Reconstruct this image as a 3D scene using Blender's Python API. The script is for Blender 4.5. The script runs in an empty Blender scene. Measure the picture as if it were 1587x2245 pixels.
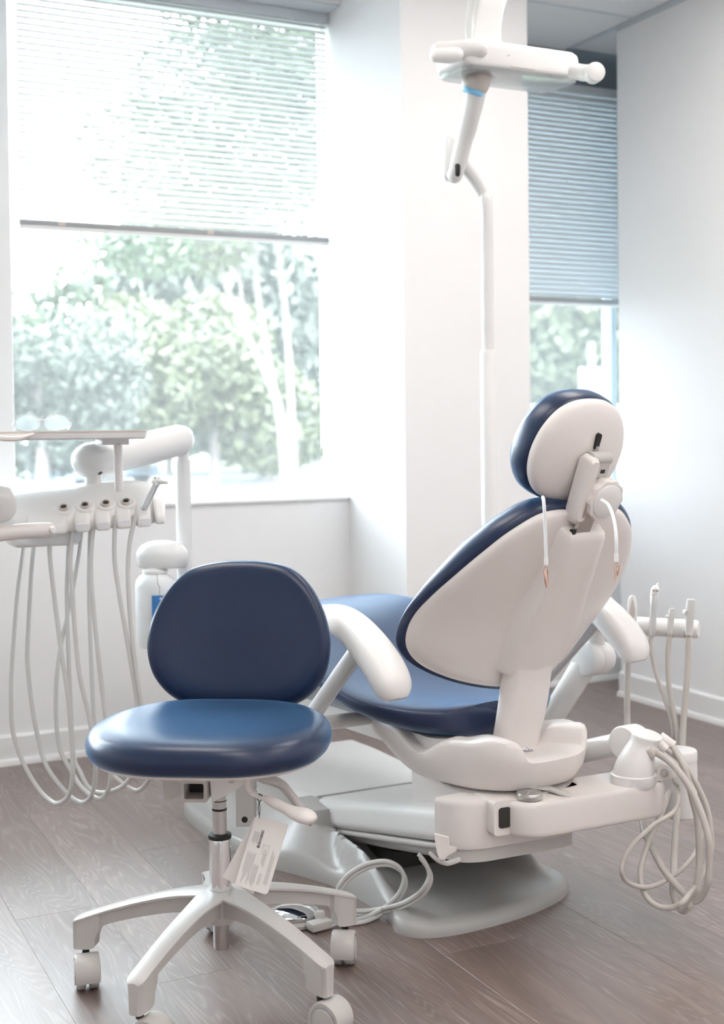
import bpy, bmesh, math, random
from mathutils import Vector, Matrix

random.seed(7)
SC = bpy.context.scene
COL = SC.collection

# ------------------------------------------------------------------ camera
W_PX, H_PX, F_PX = 1587.0, 2245.0, 2800.0
CAM_H = 1.05
YAW = math.radians(26.2)
PITCH = math.atan(60 / F_PX)
ROLL = math.radians(0.67)
SHIFT = 119.5
_F0 = Vector((math.sin(YAW), math.cos(YAW), 0)); _R0 = Vector((math.cos(YAW), -math.sin(YAW), 0)); _Z = Vector((0, 0, 1))
CF = _F0 * math.cos(PITCH) - _Z * math.sin(PITCH)
_U0 = _Z * math.cos(PITCH) + _F0 * math.sin(PITCH)
CR = _R0 * math.cos(ROLL) - _U0 * math.sin(ROLL)
CU = _U0 * math.cos(ROLL) + _R0 * math.sin(ROLL)
CC = Vector((0, 0, CAM_H))
cam_data = bpy.data.cameras.new('camera')
cam = bpy.data.objects.new('camera', cam_data); COL.objects.link(cam)
M = Matrix((CR, CU, -CF)).transposed().to_4x4(); M.translation = CC
cam.matrix_world = M
cam_data.sensor_fit = 'VERTICAL'; cam_data.sensor_height = 36.0; cam_data.sensor_width = 36.0
cam_data.lens = 36.0 * F_PX / H_PX
cam_data.shift_y = -SHIFT / H_PX
cam_data.clip_start = 0.05; cam_data.clip_end = 300
cam_data.dof.use_dof = True
cam_data.dof.focus_distance = 2.45
cam_data.dof.aperture_fstop = 4.0
SC.camera = cam

# ------------------------------------------------------------------ sky, sun, exposure
world = bpy.data.worlds.new('sky'); SC.world = world; world.use_nodes = True
bg = world.node_tree.nodes['Background']
bg.inputs[0].default_value = (0.92, 0.96, 1.0, 1); bg.inputs[1].default_value = 19.0
sun_d = bpy.data.lights.new('sun', 'SUN'); sun_d.energy = 2.0; sun_d.angle = math.radians(6); sun_d.color = (1, 0.96, 0.88)
sun = bpy.data.objects.new('sun', sun_d); COL.objects.link(sun)
sun.rotation_euler = (math.radians(48), 0, math.radians(-35))
vs = SC.view_settings
vs.view_transform = 'Standard'; vs.look = 'None'; vs.gamma = 1.0; vs.use_curve_mapping = False
vs.exposure = 0.09

# ------------------------------------------------------------------ helpers
def ray(u, v):
    return CF + CR * ((u - W_PX / 2) / F_PX) + CU * ((H_PX / 2 - SHIFT - v) / F_PX)
def PD(u, v, d): return CC + ray(u, v) * d
def PY(u, v, y): r = ray(u, v); return CC + r * (y / r.y)
def PX(u, v, x): r = ray(u, v); return CC + r * (x / r.x)
def PZ(u, v, z): r = ray(u, v); return CC + r * ((z - CAM_H) / r.z)

def cat(pts, n=8, closed=False):
    """Catmull-Rom through points (tuples of any length)"""
    P = [tuple(p) for p in pts]; m = len(P); out = []
    rng = m if closed else m - 1
    for i in range(rng):
        if closed: p0, p1, p2, p3 = P[(i - 1) % m], P[i], P[(i + 1) % m], P[(i + 2) % m]
        else: p0, p1, p2, p3 = P[max(i - 1, 0)], P[i], P[i + 1], P[min(i + 2, m - 1)]
        for k in range(n):
            t = k / n; t2 = t * t; t3 = t2 * t
            out.append(tuple(.5 * (2 * b + (c - a) * t + (2 * a - 5 * b + 4 * c - d) * t2 + (3 * b - a - 3 * c + d) * t3)
                             for a, b, c, d in zip(p0, p1, p2, p3)))
    if not closed: out.append(P[-1])
    return out

class G:
    def __init__(s): s.v = []; s.f = []
    def add(s, vs_, fs):
        o = len(s.v); s.v += [tuple(p) for p in vs_]; s.f += [tuple(i + o for i in f) for f in fs]; return s
    def box(s, c, size, bev=0.0, seg=2, rot=None):
        bm = bmesh.new(); bmesh.ops.create_cube(bm, size=1.0)
        for v in bm.verts: v.co = Vector((v.co.x * size[0], v.co.y * size[1], v.co.z * size[2]))
        if bev > 0: bmesh.ops.bevel(bm, geom=bm.edges[:], offset=bev, segments=seg, profile=.5, affect='EDGES')
        bm.verts.index_update()
        R_ = rot.to_matrix() if hasattr(rot, 'to_matrix') else rot
        vs_ = []
        for v in bm.verts:
            p = R_ @ v.co if R_ is not None else v.co
            vs_.append(p + Vector(c))
        fs = [tuple(v.index for v in f.verts) for f in bm.faces]; bm.free()
        return s.add(vs_, fs)
    def bb(s, a, b, bev=0.0, seg=2):
        return s.box([(x + y) / 2 for x, y in zip(a, b)], [abs(y - x) for x, y in zip(a, b)], bev, seg)
    def loft(s, rings, closed=True, cap0=True, cap1=True, cyc=False):
        n = len(rings[0]); vs_ = []; fs = []
        for r in rings: vs_ += [tuple(p) for p in r]
        m = len(rings)
        for i in range(m if cyc else m - 1):
            a = i * n; b = ((i + 1) % m) * n
            for k in range(n if closed else n - 1):
                k2 = (k + 1) % n
                fs.append((a + k, a + k2, b + k2, b + k))
        if closed and not cyc:
            if cap0:
                c = [sum(p[j] for p in rings[0]) / n for j in range(3)]; vs_.append(tuple(c)); ci = len(vs_) - 1
                for k in range(n): fs.append((ci, (k + 1) % n, k))
            if cap1:
                o = (m - 1) * n
                c = [sum(p[j] for p in rings[-1]) / n for j in range(3)]; vs_.append(tuple(c)); ci = len(vs_) - 1
                for k in range(n): fs.append((ci, o + k, o + (k + 1) % n))
        return s.add(vs_, fs)
    def tube(s, pts, r, seg=12, flat=None, up=None, caps=True, round_end=False, cyc=False):
        """pts: Vectors; r: radius or list; flat: (a,b) radii multipliers on the two normals"""
        P = [Vector(p) for p in pts]; n = len(P)
        rr = list(r) if isinstance(r, (list, tuple)) else [r] * n
        T = []
        for i in range(n):
            if cyc: t = P[(i + 1) % n] - P[(i - 1) % n]
            else: t = P[min(i + 1, n - 1)] - P[max(i - 1, 0)]
            T.append(t.normalized())
        u0 = Vector(up) if up is not None else (Vector((0, 0, 1)) if abs(T[0].z) < .9 else Vector((1, 0, 0)))
        N = (u0 - T[0] * u0.dot(T[0])).normalized(); rings = []
        if round_end and not cyc:
            r0, r1 = rr[0], rr[-1]
            pre, pr, post, qr = [], [], [], []
            for k in range(3):
                a = math.radians(90 - 30 * k)
                pre.append(P[0] - T[0] * r0 * math.sin(a)); pr.append(max(r0 * math.cos(a), r0 * .04))
                post.insert(0, P[-1] + T[-1] * r1 * math.sin(a)); qr.insert(0, max(r1 * math.cos(a), r1 * .04))
            P = pre + P + post; rr = pr + rr + qr; T = [T[0]] * 3 + T + [T[-1]] * 3
        fa, fb = flat if flat else (1, 1)
        for i in range(len(P)):
            t = T[i]
            if up is not None:
                N2 = Vector(up) - t * Vector(up).dot(t)
                if N2.length > 1e-4: N = N2.normalized()
            else: N = (N - t * N.dot(t)).normalized()
            B = t.cross(N)
            rings.append([P[i] + (N * math.cos(2 * math.pi * k / seg) * fa + B * math.sin(2 * math.pi * k / seg) * fb) * rr[i] for k in range(seg)])
        return s.loft(rings, True, caps, caps, cyc)
    def lathe(s, prof, o=(0, 0, 0), ax=(0, 0, 1), seg=28, sx=1.0, ref=None):
        """prof: (radius, height) along ax"""
        ax = Vector(ax).normalized(); o = Vector(o)
        u = Vector(ref) if ref is not None else (Vector((1, 0, 0)) if abs(ax.x) < .9 else Vector((0, 1, 0)))
        u = (u - ax * u.dot(ax)).normalized(); w = ax.cross(u)
        rings = [[o + ax * h + (u * math.cos(2 * math.pi * k / seg) * sx + w * math.sin(2 * math.pi * k / seg)) * max(r, 1e-4) for k in range(seg)] for r, h in prof]
        return s.loft(rings)
    def pad(s, outline, rings, fr):
        """outline: 2D closed list; rings: (scale or inset, height); fr(s,t,h)->3D"""
        n = len(outline); cx = sum(p[0] for p in outline) / n; cy = sum(p[1] for p in outline) / n
        rs = []
        for sc, h in rings:
            rs.append([fr(cx + (p[0] - cx) * sc, cy + (p[1] - cy) * sc, h) for p in outline])
        return s.loft(rs)
    def prism(s, outline, fr, h0, h1, bev=0.0):
        n = len(outline); cx = sum(p[0] for p in outline) / n; cy = sum(p[1] for p in outline) / n
        R_ = max(math.hypot(p[0] - cx, p[1] - cy) for p in outline)
        k = 1 - bev / R_ if bev else 1
        rg = [(k, h0), (1, h0 + bev), (1, h1 - bev), (k, h1)] if bev else [(1, h0), (1, h1)]
        return s.pad(outline, rg, fr)
    def obj(s, name, mat, parent=None, ang=40, smooth=True):
        me = bpy.data.meshes.new(name); me.from_pydata(s.v, [], s.f)
        bm = bmesh.new(); bm.from_mesh(me); bmesh.ops.recalc_face_normals(bm, faces=bm.faces[:]); bm.to_mesh(me); bm.free()
        if smooth:
            me.polygons.foreach_set('use_smooth', [True] * len(me.polygons))
            me.set_sharp_from_angle(angle=math.radians(ang))
        me.update()
        o = bpy.data.objects.new(name, me); COL.objects.link(o)
        if mat is not None: me.materials.append(mat)
        if parent is not None: o.parent = parent
        return o

def tag(o, label=None, cat_=None, group=None, kind=None):
    if label: o['label'] = label
    if cat_: o['category'] = cat_
    if group: o['group'] = group
    if kind: o['kind'] = kind
    return o
def thing(name, label, cat_, loc=(0, 0, 0), rz=0.0, group=None):
    o = bpy.data.objects.new(name, None); COL.objects.link(o); o.empty_display_size = .05
    o.location = loc; o.rotation_euler = (0, 0, rz)
    return tag(o, label, cat_, group)
def copy_part(o, parent, loc=None):
    c = o.copy(); COL.objects.link(c); c.parent = parent
    if loc is not None: c.location = loc
    return c
def superell(a, b, n=2.4, m=64, c=(0, 0)):
    out = []
    for k in range(m):
        t = 2 * math.pi * k / m; ct, st = math.cos(t), math.sin(t)
        out.append((c[0] + a * math.copysign(abs(ct) ** (2 / n), ct), c[1] + b * math.copysign(abs(st) ** (2 / n), st)))
    return out
def rrect(x0, x1, y0, y1, r, k=5):
    out = []
    for cx, cy, a0 in ((x1 - r, y1 - r, 0), (x0 + r, y1 - r, 90), (x0 + r, y0 + r, 180), (x1 - r, y0 + r, 270)):
        for i in range(k + 1):
            a = math.radians(a0 + 90 * i / k); out.append((cx + r * math.cos(a), cy + r * math.sin(a)))
    return out
def lerp(a, b, t): return a + (b - a) * t
def sstep(a, b, x):
    t = min(1, max(0, (x - a) / (b - a))); return t * t * (3 - 2 * t)

from mathutils.bvhtree import BVHTree
def hit(o, u, v, off=None):
    """where the sight line through picture point (u, v) meets object o, in o's own frame (identity below its thing)"""
    off = off or Matrix.Identity(4); inv = off.inverted()
    t = BVHTree.FromPolygons([x.co for x in o.data.vertices], [list(x.vertices) for x in o.data.polygons])
    d = ray(u, v); r = t.ray_cast(inv @ CC, inv.to_3x3() @ d)
    return r[0], r[1]

# ------------------------------------------------------------------ materials
def mat(name, col, rough=.5, metal=0.0, var=0.0, vscale=8.0, bump=0.0, bscale=200.0, spec=.5, coat=0.0, sub=0.0, trans=0.0):
    m = bpy.data.materials.new(name); m.use_nodes = True; nt = m.node_tree; b = nt.nodes['Principled BSDF']
    b.inputs['Base Color'].default_value = (*col, 1); b.inputs['Roughness'].default_value = rough; b.inputs['Metallic'].default_value = metal
    b.inputs['Specular IOR Level'].default_value = spec; b.inputs['Coat Weight'].default_value = coat
    if trans: b.inputs['Transmission Weight'].default_value = trans
    tc = nt.nodes.new('ShaderNodeTexCoord')
    if var:
        nz = nt.nodes.new('ShaderNodeTexNoise'); nz.inputs['Scale'].default_value = vscale; nz.inputs['Detail'].default_value = 4
        nt.links.new(tc.outputs['Object'], nz.inputs['Vector'])
        mx = nt.nodes.new('ShaderNodeMix'); mx.data_type = 'RGBA'
        mx.inputs['A'].default_value = (*[c * (1 - var) for c in col], 1); mx.inputs['B'].default_value = (*[min(1, c * (1 + var)) for c in col], 1)
        nt.links.new(nz.outputs['Fac'], mx.inputs['Factor']); nt.links.new(mx.outputs['Result'], b.inputs['Base Color'])
    if bump:
        n2 = nt.nodes.new('ShaderNodeTexNoise'); n2.inputs['Scale'].default_value = bscale; n2.inputs['Detail'].default_value = 3
        nt.links.new(tc.outputs['Object'], n2.inputs['Vector'])
        bp = nt.nodes.new('ShaderNodeBump'); bp.inputs['Strength'].default_value = bump; bp.inputs['Distance'].default_value = .001
        nt.links.new(n2.outputs['Fac'], bp.inputs['Height']); nt.links.new(bp.outputs['Normal'], b.inputs['Normal'])
    return m
MT = {}
MT['wall'] = mat('wall_paint', (.90, .90, .905), .65, var=.012, vscale=3, bump=.12, bscale=260)
MT['ceil'] = mat('ceiling_tile', (.80, .81, .82), .85, var=.02, vscale=60, bump=.2, bscale=150)
MT['trim'] = mat('white_trim_paint', (.87, .87, .87), .4, var=.01)
MT['frame'] = mat('window_frame_paint', (.86, .87, .88), .35, var=.01)
MT['bluegrey'] = mat('dark_blue_grey', (.20, .25, .29), .4, var=.03)
MT['slat'] = mat('blind_slat_enamel', (.86, .88, .89), .35, var=.01)
MT['slat_shade'] = mat('shaded_slat_enamel', (.70, .755, .79), .35, var=.01)  # slat enamel with the bluish shade of the backlit blind put into its colour
MT['rail'] = mat('blind_rail_enamel', (.62, .66, .69), .35, var=.02)
MT['railg'] = mat('grey_rail_enamel', (.36, .37, .385), .4, var=.02)
MT['white'] = mat('white_moulded_plastic', (.83, .82, .81), .32, var=.012, vscale=5, bump=.03, bscale=500)
MT['warm'] = mat('warm_white_plastic', (.81, .76, .735), .38, var=.012, vscale=5, bump=.05, bscale=600)
MT['satin'] = mat('satin_white_enamel', (.79, .785, .78), .25, var=.01)
MT['greyp'] = mat('light_grey_enamel', (.55, .525, .505), .33, var=.015, bump=.05, bscale=500)
MT['alu'] = mat('painted_aluminium', (.66, .67, .68), .32, metal=.55, var=.02)
MT['base'] = mat('grey_cast_enamel', (.42, .41, .40), .3, var=.02, bump=.15, bscale=350)
MT['navy'] = mat('navy_vinyl', (.0062, .0180, .058), .33, var=.08, vscale=20, bump=.14, bscale=420, spec=.55)
_b = MT['navy'].node_tree.nodes['Principled BSDF']; _b.inputs['Sheen Weight'].default_value = .42; _b.inputs['Sheen Roughness'].default_value = .38; _b.inputs['Sheen Tint'].default_value = (.24, .55, 1, 1)  # blue sheen tint imitates skylight on the seat tops
MT['chrome'] = mat('chrome', (.86, .87, .88), .06, metal=1.0, var=.01)
MT['steel'] = mat('brushed_steel', (.62, .61, .60), .28, metal=1.0, var=.03)
MT['copper'] = mat('copper_clip_metal', (.62, .42, .34), .25, metal=1.0, var=.04)
MT['black'] = mat('black_rubber', (.012, .012, .013), .6, var=.1)
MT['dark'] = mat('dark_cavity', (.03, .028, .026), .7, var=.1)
MT['hose'] = mat('grey_silicone_hose', (.63, .625, .615), .42, var=.02)
MT['hoseb'] = mat('beige_vinyl_hose', (.56, .52, .485), .42, var=.03)
MT['cord'] = mat('white_cord', (.80, .82, .85), .5, var=.02)
MT['paper'] = mat('tag_card', (.84, .80, .775), .75, var=.01)
MT['ink'] = mat('printed_ink', (.10, .095, .095), .8, var=.05)
MT['inkl'] = mat('fine_print_ink', (.38, .355, .345), .8, var=.05)
MT['bluetag'] = mat('blue_card', (.04, .20, .52), .5, var=.25, vscale=30)
MT['bluering'] = mat('blue_band', (.22, .55, .82), .35, var=.03)
MT['taupe'] = mat('taupe_plastic', (.56, .50, .46), .35, var=.02)
MT['bottle'] = mat('milky_bottle', (.84, .86, .87), .3, var=.01)

def glass_like(name, tint, veil, spec_fac):
    m = bpy.data.materials.new(name); m.use_nodes = True; nt = m.node_tree; nt.nodes.clear()
    out = nt.nodes.new('ShaderNodeOutputMaterial'); tr = nt.nodes.new('ShaderNodeBsdfTransparent'); tr.inputs[0].default_value = (*tint, 1)
    gl = nt.nodes.new('ShaderNodeBsdfGlossy'); gl.inputs['Roughness'].default_value = .02
    fr = nt.nodes.new('ShaderNodeFresnel'); fr.inputs[0].default_value = 1.45
    mu = nt.nodes.new('ShaderNodeMath'); mu.operation = 'MULTIPLY'; mu.inputs[1].default_value = spec_fac
    nt.links.new(fr.outputs[0], mu.inputs[0])
    m1 = nt.nodes.new('ShaderNodeMixShader'); nt.links.new(mu.outputs[0], m1.inputs[0]); nt.links.new(tr.outputs[0], m1.inputs[1]); nt.links.new(gl.outputs[0], m1.inputs[2])
    if veil:
        tl = nt.nodes.new('ShaderNodeBsdfTranslucent'); tl.inputs[0].default_value = (.93, .97, 1, 1)
        nz = nt.nodes.new('ShaderNodeTexNoise'); nz.inputs['Scale'].default_value = 2.0; tc = nt.nodes.new('ShaderNodeTexCoord')
        nt.links.new(tc.outputs['Object'], nz.inputs['Vector'])
        mr = nt.nodes.new('ShaderNodeMapRange'); mr.inputs['To Min'].default_value = veil * .85; mr.inputs['To Max'].default_value = veil * 1.15
        nt.links.new(nz.outputs['Fac'], mr.inputs['Value'])
        m2 = nt.nodes.new('ShaderNodeMixShader'); nt.links.new(mr.outputs[0], m2.inputs[0]); nt.links.new(m1.outputs[0], m2.inputs[1]); nt.links.new(tl.outputs[0], m2.inputs[2])
        nt.links.new(m2.outputs[0], out.inputs[0])
    else: nt.links.new(m1.outputs[0], out.inputs[0])
    return m
MT['pane'] = glass_like('glare_veil_glass', (.93, .97, .98), .030, .8)  # translucent share imitates window glare and haze outdoors
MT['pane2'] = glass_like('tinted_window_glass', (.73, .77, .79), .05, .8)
MT['clear'] = glass_like('clear_polycarbonate', (.95, .97, .98), .10, 1.0)
MT['lens'] = glass_like('clear_light_cover', (.98, .99, .995), .05, .6)

def wood():
    m = bpy.data.materials.new('grey_oak_vinyl_plank'); m.use_nodes = True; nt = m.node_tree; b = nt.nodes['Principled BSDF']; L = nt.links.new
    geo = nt.nodes.new('ShaderNodeNewGeometry'); oi = nt.nodes.new('ShaderNodeObjectInfo')
    off = nt.nodes.new('ShaderNodeVectorMath'); off.operation = 'SCALE'; off.inputs[0].default_value = (13.0, 37.0, 5.0); L(oi.outputs['Random'], off.inputs['Scale'])
    ad = nt.nodes.new('ShaderNodeVectorMath'); ad.operation = 'ADD'; L(geo.outputs['Position'], ad.inputs[0]); L(off.outputs[0], ad.inputs[1])
    def noise(sx, sy, sc, det, dist=0.0):
        mp = nt.nodes.new('ShaderNodeMapping'); mp.inputs['Scale'].default_value = (sx, sy, 1); L(ad.outputs[0], mp.inputs[0])
        n = nt.nodes.new('ShaderNodeTexNoise'); n.inputs['Scale'].default_value = sc; n.inputs['Detail'].default_value = det; n.inputs['Distortion'].default_value = dist
        L(mp.outputs[0], n.inputs['Vector']); return n
    n1 = noise(6.5, .65, 1.0, 3, .5)     # broad cathedral figure, read as contour lines
    n2 = noise(230, 7, 1.0, 3, .3)       # fine pores along the grain
    n3 = noise(2.0, .7, 1.0, 2)          # cloudy tone
    n4 = noise(26, 1.6, 1.0, 4, .5)      # streaks
    wv = nt.nodes.new('ShaderNodeMath'); wv.operation = 'MULTIPLY'; L(n1.outputs['Fac'], wv.inputs[0]); wv.inputs[1].default_value = 270
    sn = nt.nodes.new('ShaderNodeMath'); sn.operation = 'SINE'; L(wv.outputs[0], sn.inputs[0])
    r1 = nt.nodes.new('ShaderNodeMapRange'); L(sn.outputs[0], r1.inputs['Value']); r1.inputs['From Min'].default_value = -.2
    c0 = nt.nodes.new('ShaderNodeMix'); c0.data_type = 'RGBA'; c0.inputs['A'].default_value = (.092, .050, .039, 1); c0.inputs['B'].default_value = (.20, .125, .102, 1)
    av = nt.nodes.new('ShaderNodeMath'); av.operation = 'MULTIPLY_ADD'; L(n4.outputs['Fac'], av.inputs[0]); av.inputs[1].default_value = 1.5; av.inputs[2].default_value = -.25; L(av.outputs[0], c0.inputs['Factor'])
    rr = nt.nodes.new('ShaderNodeMapRange'); L(n2.outputs['Fac'], rr.inputs['Value']); rr.inputs['From Min'].default_value = .38; rr.inputs['From Max'].default_value = .66
    ml = nt.nodes.new('ShaderNodeMath'); ml.operation = 'MULTIPLY'; L(r1.outputs[0], ml.inputs[0]); L(rr.outputs[0], ml.inputs[1])
    m3 = nt.nodes.new('ShaderNodeMath'); m3.operation = 'MULTIPLY'; L(ml.outputs[0], m3.inputs[0]); L(n3.outputs['Fac'], m3.inputs[1])
    c1 = nt.nodes.new('ShaderNodeMix'); c1.data_type = 'RGBA'; L(c0.outputs['Result'], c1.inputs['A']); c1.inputs['B'].default_value = (.34, .28, .26, 1)
    sc = nt.nodes.new('ShaderNodeMath'); sc.operation = 'MULTIPLY'; L(m3.outputs[0], sc.inputs[0]); sc.inputs[1].default_value = 1.2; L(sc.outputs[0], c1.inputs['Factor'])
    # per plank tone
    hv = nt.nodes.new('ShaderNodeHueSaturation'); vr = nt.nodes.new('ShaderNodeMapRange'); L(oi.outputs['Random'], vr.inputs['Value']); vr.inputs['To Min'].default_value = .86; vr.inputs['To Max'].default_value = 1.12
    L(vr.outputs[0], hv.inputs['Value']); L(c1.outputs['Result'], hv.inputs['Color']); L(hv.outputs[0], b.inputs['Base Color'])
    b.inputs['Roughness'].default_value = .36
    rg = nt.nodes.new('ShaderNodeMapRange'); L(n2.outputs['Fac'], rg.inputs['Value']); rg.inputs['To Min'].default_value = .42; rg.inputs['To Max'].default_value = .58; b.inputs['Specular IOR Level'].default_value = .5; b.inputs['Coat Weight'].default_value = 1.0; b.inputs['Coat Roughness'].default_value = .50; b.inputs['Coat IOR'].default_value = 1.85; L(rg.outputs[0], b.inputs['Roughness'])
    bp = nt.nodes.new('ShaderNodeBump'); bp.inputs['Strength'].default_value = .12; bp.inputs['Distance'].default_value = .001; L(n2.outputs['Fac'], bp.inputs['Height']); L(bp.outputs[0], b.inputs['Normal'])
    return m
MT['wood'] = wood()
def emis(name, col, st):
    m = bpy.data.materials.new(name); m.use_nodes = True; b = m.node_tree.nodes['Principled BSDF']
    b.inputs['Base Color'].default_value = (.9, .9, .9, 1); b.inputs['Emission Color'].default_value = (*col, 1); b.inputs['Emission Strength'].default_value = st
    return m
MT['lamp'] = emis('troffer_diffuser', (1.0, .94, .895), 7.5)
MT['leafa'] = mat('leaf_green', (.045, .066, .033), .5, var=.3, vscale=3)
MT['leafb'] = mat('leaf_yellow_green', (.076, .088, .042), .5, var=.3, vscale=3)
MT['leafc'] = mat('leaf_grey_green', (.06, .073, .054), .5, var=.25, vscale=3)
MT['bark'] = mat('pale_bark', (.16, .14, .13), .8, var=.25, vscale=12)
MT['asphalt'] = mat('pale_paving', (.11, .112, .115), .9, var=.1, vscale=4)
MT['grass'] = mat('lawn', (.055, .08, .03), .9, var=.3, vscale=9)
MT['carblue'] = mat('light_blue_car_paint', (.06, .13, .19), .25, coat=.6, var=.02)
MT['carwhite'] = mat('white_car_paint', (.3, .3, .3), .2, coat=.6, var=.01)
MT['carglass'] = mat('dark_car_glass', (.05, .07, .09), .08, var=.1)
MT['tyre'] = mat('tyre_rubber', (.02, .02, .02), .8, var=.1)
# ------------------------------------------------------------------ the room
CEIL = 2.60
X_PIL0, X_PIL1, Y_PIL = 1.976, 2.467, 3.695
Y_KNEE, Y_WIN, SILL = 4.125, 4.315, .803
X_RIGHT, Y_REND = 3.10, 4.025
X_LEFT, Y_BACK = -2.3, -2.3
def struct(o): o['kind'] = 'structure'; return o

fl = struct(G().bb((X_LEFT - .1, Y_BACK - .1, -.12), (3.6, 4.5, -.006)).obj('floor', MT['dark'], smooth=False))
PW, PL = .182, 1.22
pm = G().bb((-PW / 2 + .0001, -PL / 2 + .0001, -.006), (PW / 2 - .0001, PL / 2 - .0001, 0), .0005, 1).obj('plank', MT['wood'], fl, 20)
first = True
ci = 0
x = 3.62 - PW / 2
while x > X_LEFT - .1:
    y = -2.6 + ((ci * 0.37) % 1.0) * PL
    while y < 4.9:
        if first: pm.location = (x, y, 0); first = False
        else: copy_part(pm, fl, (x, y, 0))
        y += PL
    x -= PW; ci += 1

w = G()
w.bb((X_LEFT, Y_KNEE, 0), (X_PIL0, 4.47, SILL))
struct(w.obj('wall_window', MT['wall'], smooth=False))
w = G()
w.bb((X_PIL0, Y_PIL, 0), (X_PIL1, 4.335, CEIL)); w.bb((X_PIL0 + .06, 4.335, 0), (X_PIL1 - .001, 4.47, CEIL))
struct(w.obj('wall_column', MT['wall'], smooth=False))
w = G()
w.bb((X_PIL1, 4.31, 0), (3.45, 4.47, SILL)); w.bb((3.45, 4.03, 0), (3.6, 4.47, CEIL)); w.bb((X_RIGHT + .14, 3.90, 0), (3.6, 4.03, CEIL))
struct(w.obj('wall_recess', MT['wall'], smooth=False))
struct(G().bb((X_RIGHT, Y_BACK, 0), (X_RIGHT + .14, Y_REND, CEIL), .002, 1).obj('wall_right', MT['wall'], smooth=False))
struct(G().bb((X_LEFT - .15, Y_BACK, 0), (X_LEFT, 4.47, CEIL)).obj('wall_left', MT['wall'], smooth=False))
struct(G().bb((X_LEFT - .15, Y_BACK - .15, 0), (3.25, Y_BACK, CEIL)).obj('wall_back', MT['wall'], smooth=False))
ce = struct(G().bb((X_LEFT - .15, Y_BACK - .15, CEIL + .012), (3.6, 4.5, CEIL + .2)).obj('ceiling', MT['ceil'], smooth=False))
# ceiling tiles with T bars between them (0.6 x 1.2 m lay-in grid)
tl = None
for i, xc in enumerate([3.10 - .30 - .61 * k for k in range(9)]):
    for yc in [4.33 - .42 - 1.22 * k for k in range(6)]:
        if tl is None:
            tl = G().bb((-.293, -.598, CEIL), (.293, .598, CEIL + .012), .003, 1).obj('ceiling_tile', MT['ceil'], ce, smooth=False); tl.location = (xc, yc, 0)
        else: copy_part(tl, ce, (xc, yc, 0))
tb = G()
for k in range(10): tb.bb((3.105 - .61 * k - .010, Y_BACK, CEIL - .001), (3.105 - .61 * k + .010, 4.33, CEIL + .013))
for k in range(7): tb.bb((X_LEFT, 4.33 - 1.03 - 1.22 * k + .61 - .010, CEIL - .0012), (3.45, 4.33 - 1.03 - 1.22 * k + .61 + .010, CEIL + .013))
tb.obj('ceiling_grid', MT['rail'], ce, smooth=False)
# window heads
struct(G().bb((X_LEFT, 4.155, 2.566), (X_PIL0, 4.47, CEIL + .02), .002, 1).obj('trim_1', MT['rail'], smooth=False))
struct(G().bb((X_LEFT, 4.146, 2.572), (X_PIL0, 4.154, CEIL + .02), .001, 1).obj('trim_2', MT['trim'], smooth=False))
struct(G().bb((X_PIL1, 4.36, 2.46), (3.45, 4.47, CEIL + .02), .002, 1).obj('trim_3', MT['bluegrey'], smooth=False))  # head strip in a darker blue-grey than the other trims
struct(G().bb((X_RIGHT - .004, Y_BACK, CEIL - .022), (X_RIGHT, Y_REND, CEIL), .001, 1).obj('trim_4', MT['rail'], smooth=False))
# baseboards
def board(name, a, b, n):
    """a->b on the floor, n = room-side normal; profile with a small shoe"""
    a, b, n = Vector((*a, 0)), Vector((*b, 0)), Vector((*n, 0))
    prof = [(0, 0), (.022, 0), (.022, .010), (.018, .018), (.011, .020), (.011, .088), (.006, .095), (0, .096)]
    g = G(); g.loft([[a + n * p + _Z * q for p, q in prof], [b + n * p + _Z * q for p, q in prof]])
    return struct(g.obj(name, MT['trim'], ang=30))
board('baseboard_window', (X_LEFT, Y_KNEE), (X_PIL0, Y_KNEE), (0, -1))
board('baseboard_column', (X_PIL0 - .0, Y_PIL), (X_PIL1, Y_PIL), (0, -1))
board('baseboard_column_side', (X_PIL0, Y_PIL), (X_PIL0, Y_KNEE), (-1, 0))
board('baseboard_recess', (X_PIL1, 4.31), (3.45, 4.31), (0, -1))
board('baseboard_right', (X_RIGHT, Y_BACK), (X_RIGHT, Y_REND), (-1, 0))
# window 1
w1 = struct(G().bb((X_LEFT, Y_WIN - .01, SILL), (X_PIL0, Y_WIN + .05, SILL + .022), .003, 1).bb((X_LEFT, Y_WIN - .01, 2.53), (X_PIL0, Y_WIN + .05, 2.57), .003, 1).obj('window_1', MT['frame'], smooth=False))
for xm in (.835, -.36, -1.6):
    G().bb((xm - .062, Y_WIN - .025, SILL), (xm, Y_WIN + .05, 2.57), .004, 1).obj('mullion', MT['frame'], w1, smooth=False)
xs = [X_LEFT, -1.6, -.36, .835, X_PIL0]
for a, b in zip(xs[:-1], xs[1:]):
    G().bb((a, Y_WIN + .018, SILL + .02), (b - .01, Y_WIN + .022, 2.54)).obj('pane', MT['pane'], w1, smooth=False)
sl = G().bb((X_LEFT, Y_KNEE - .012, SILL), (X_PIL0 + .0, Y_WIN, SILL + .012), .003, 2).obj('window_sill', MT['trim'], w1, smooth=False)
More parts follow.
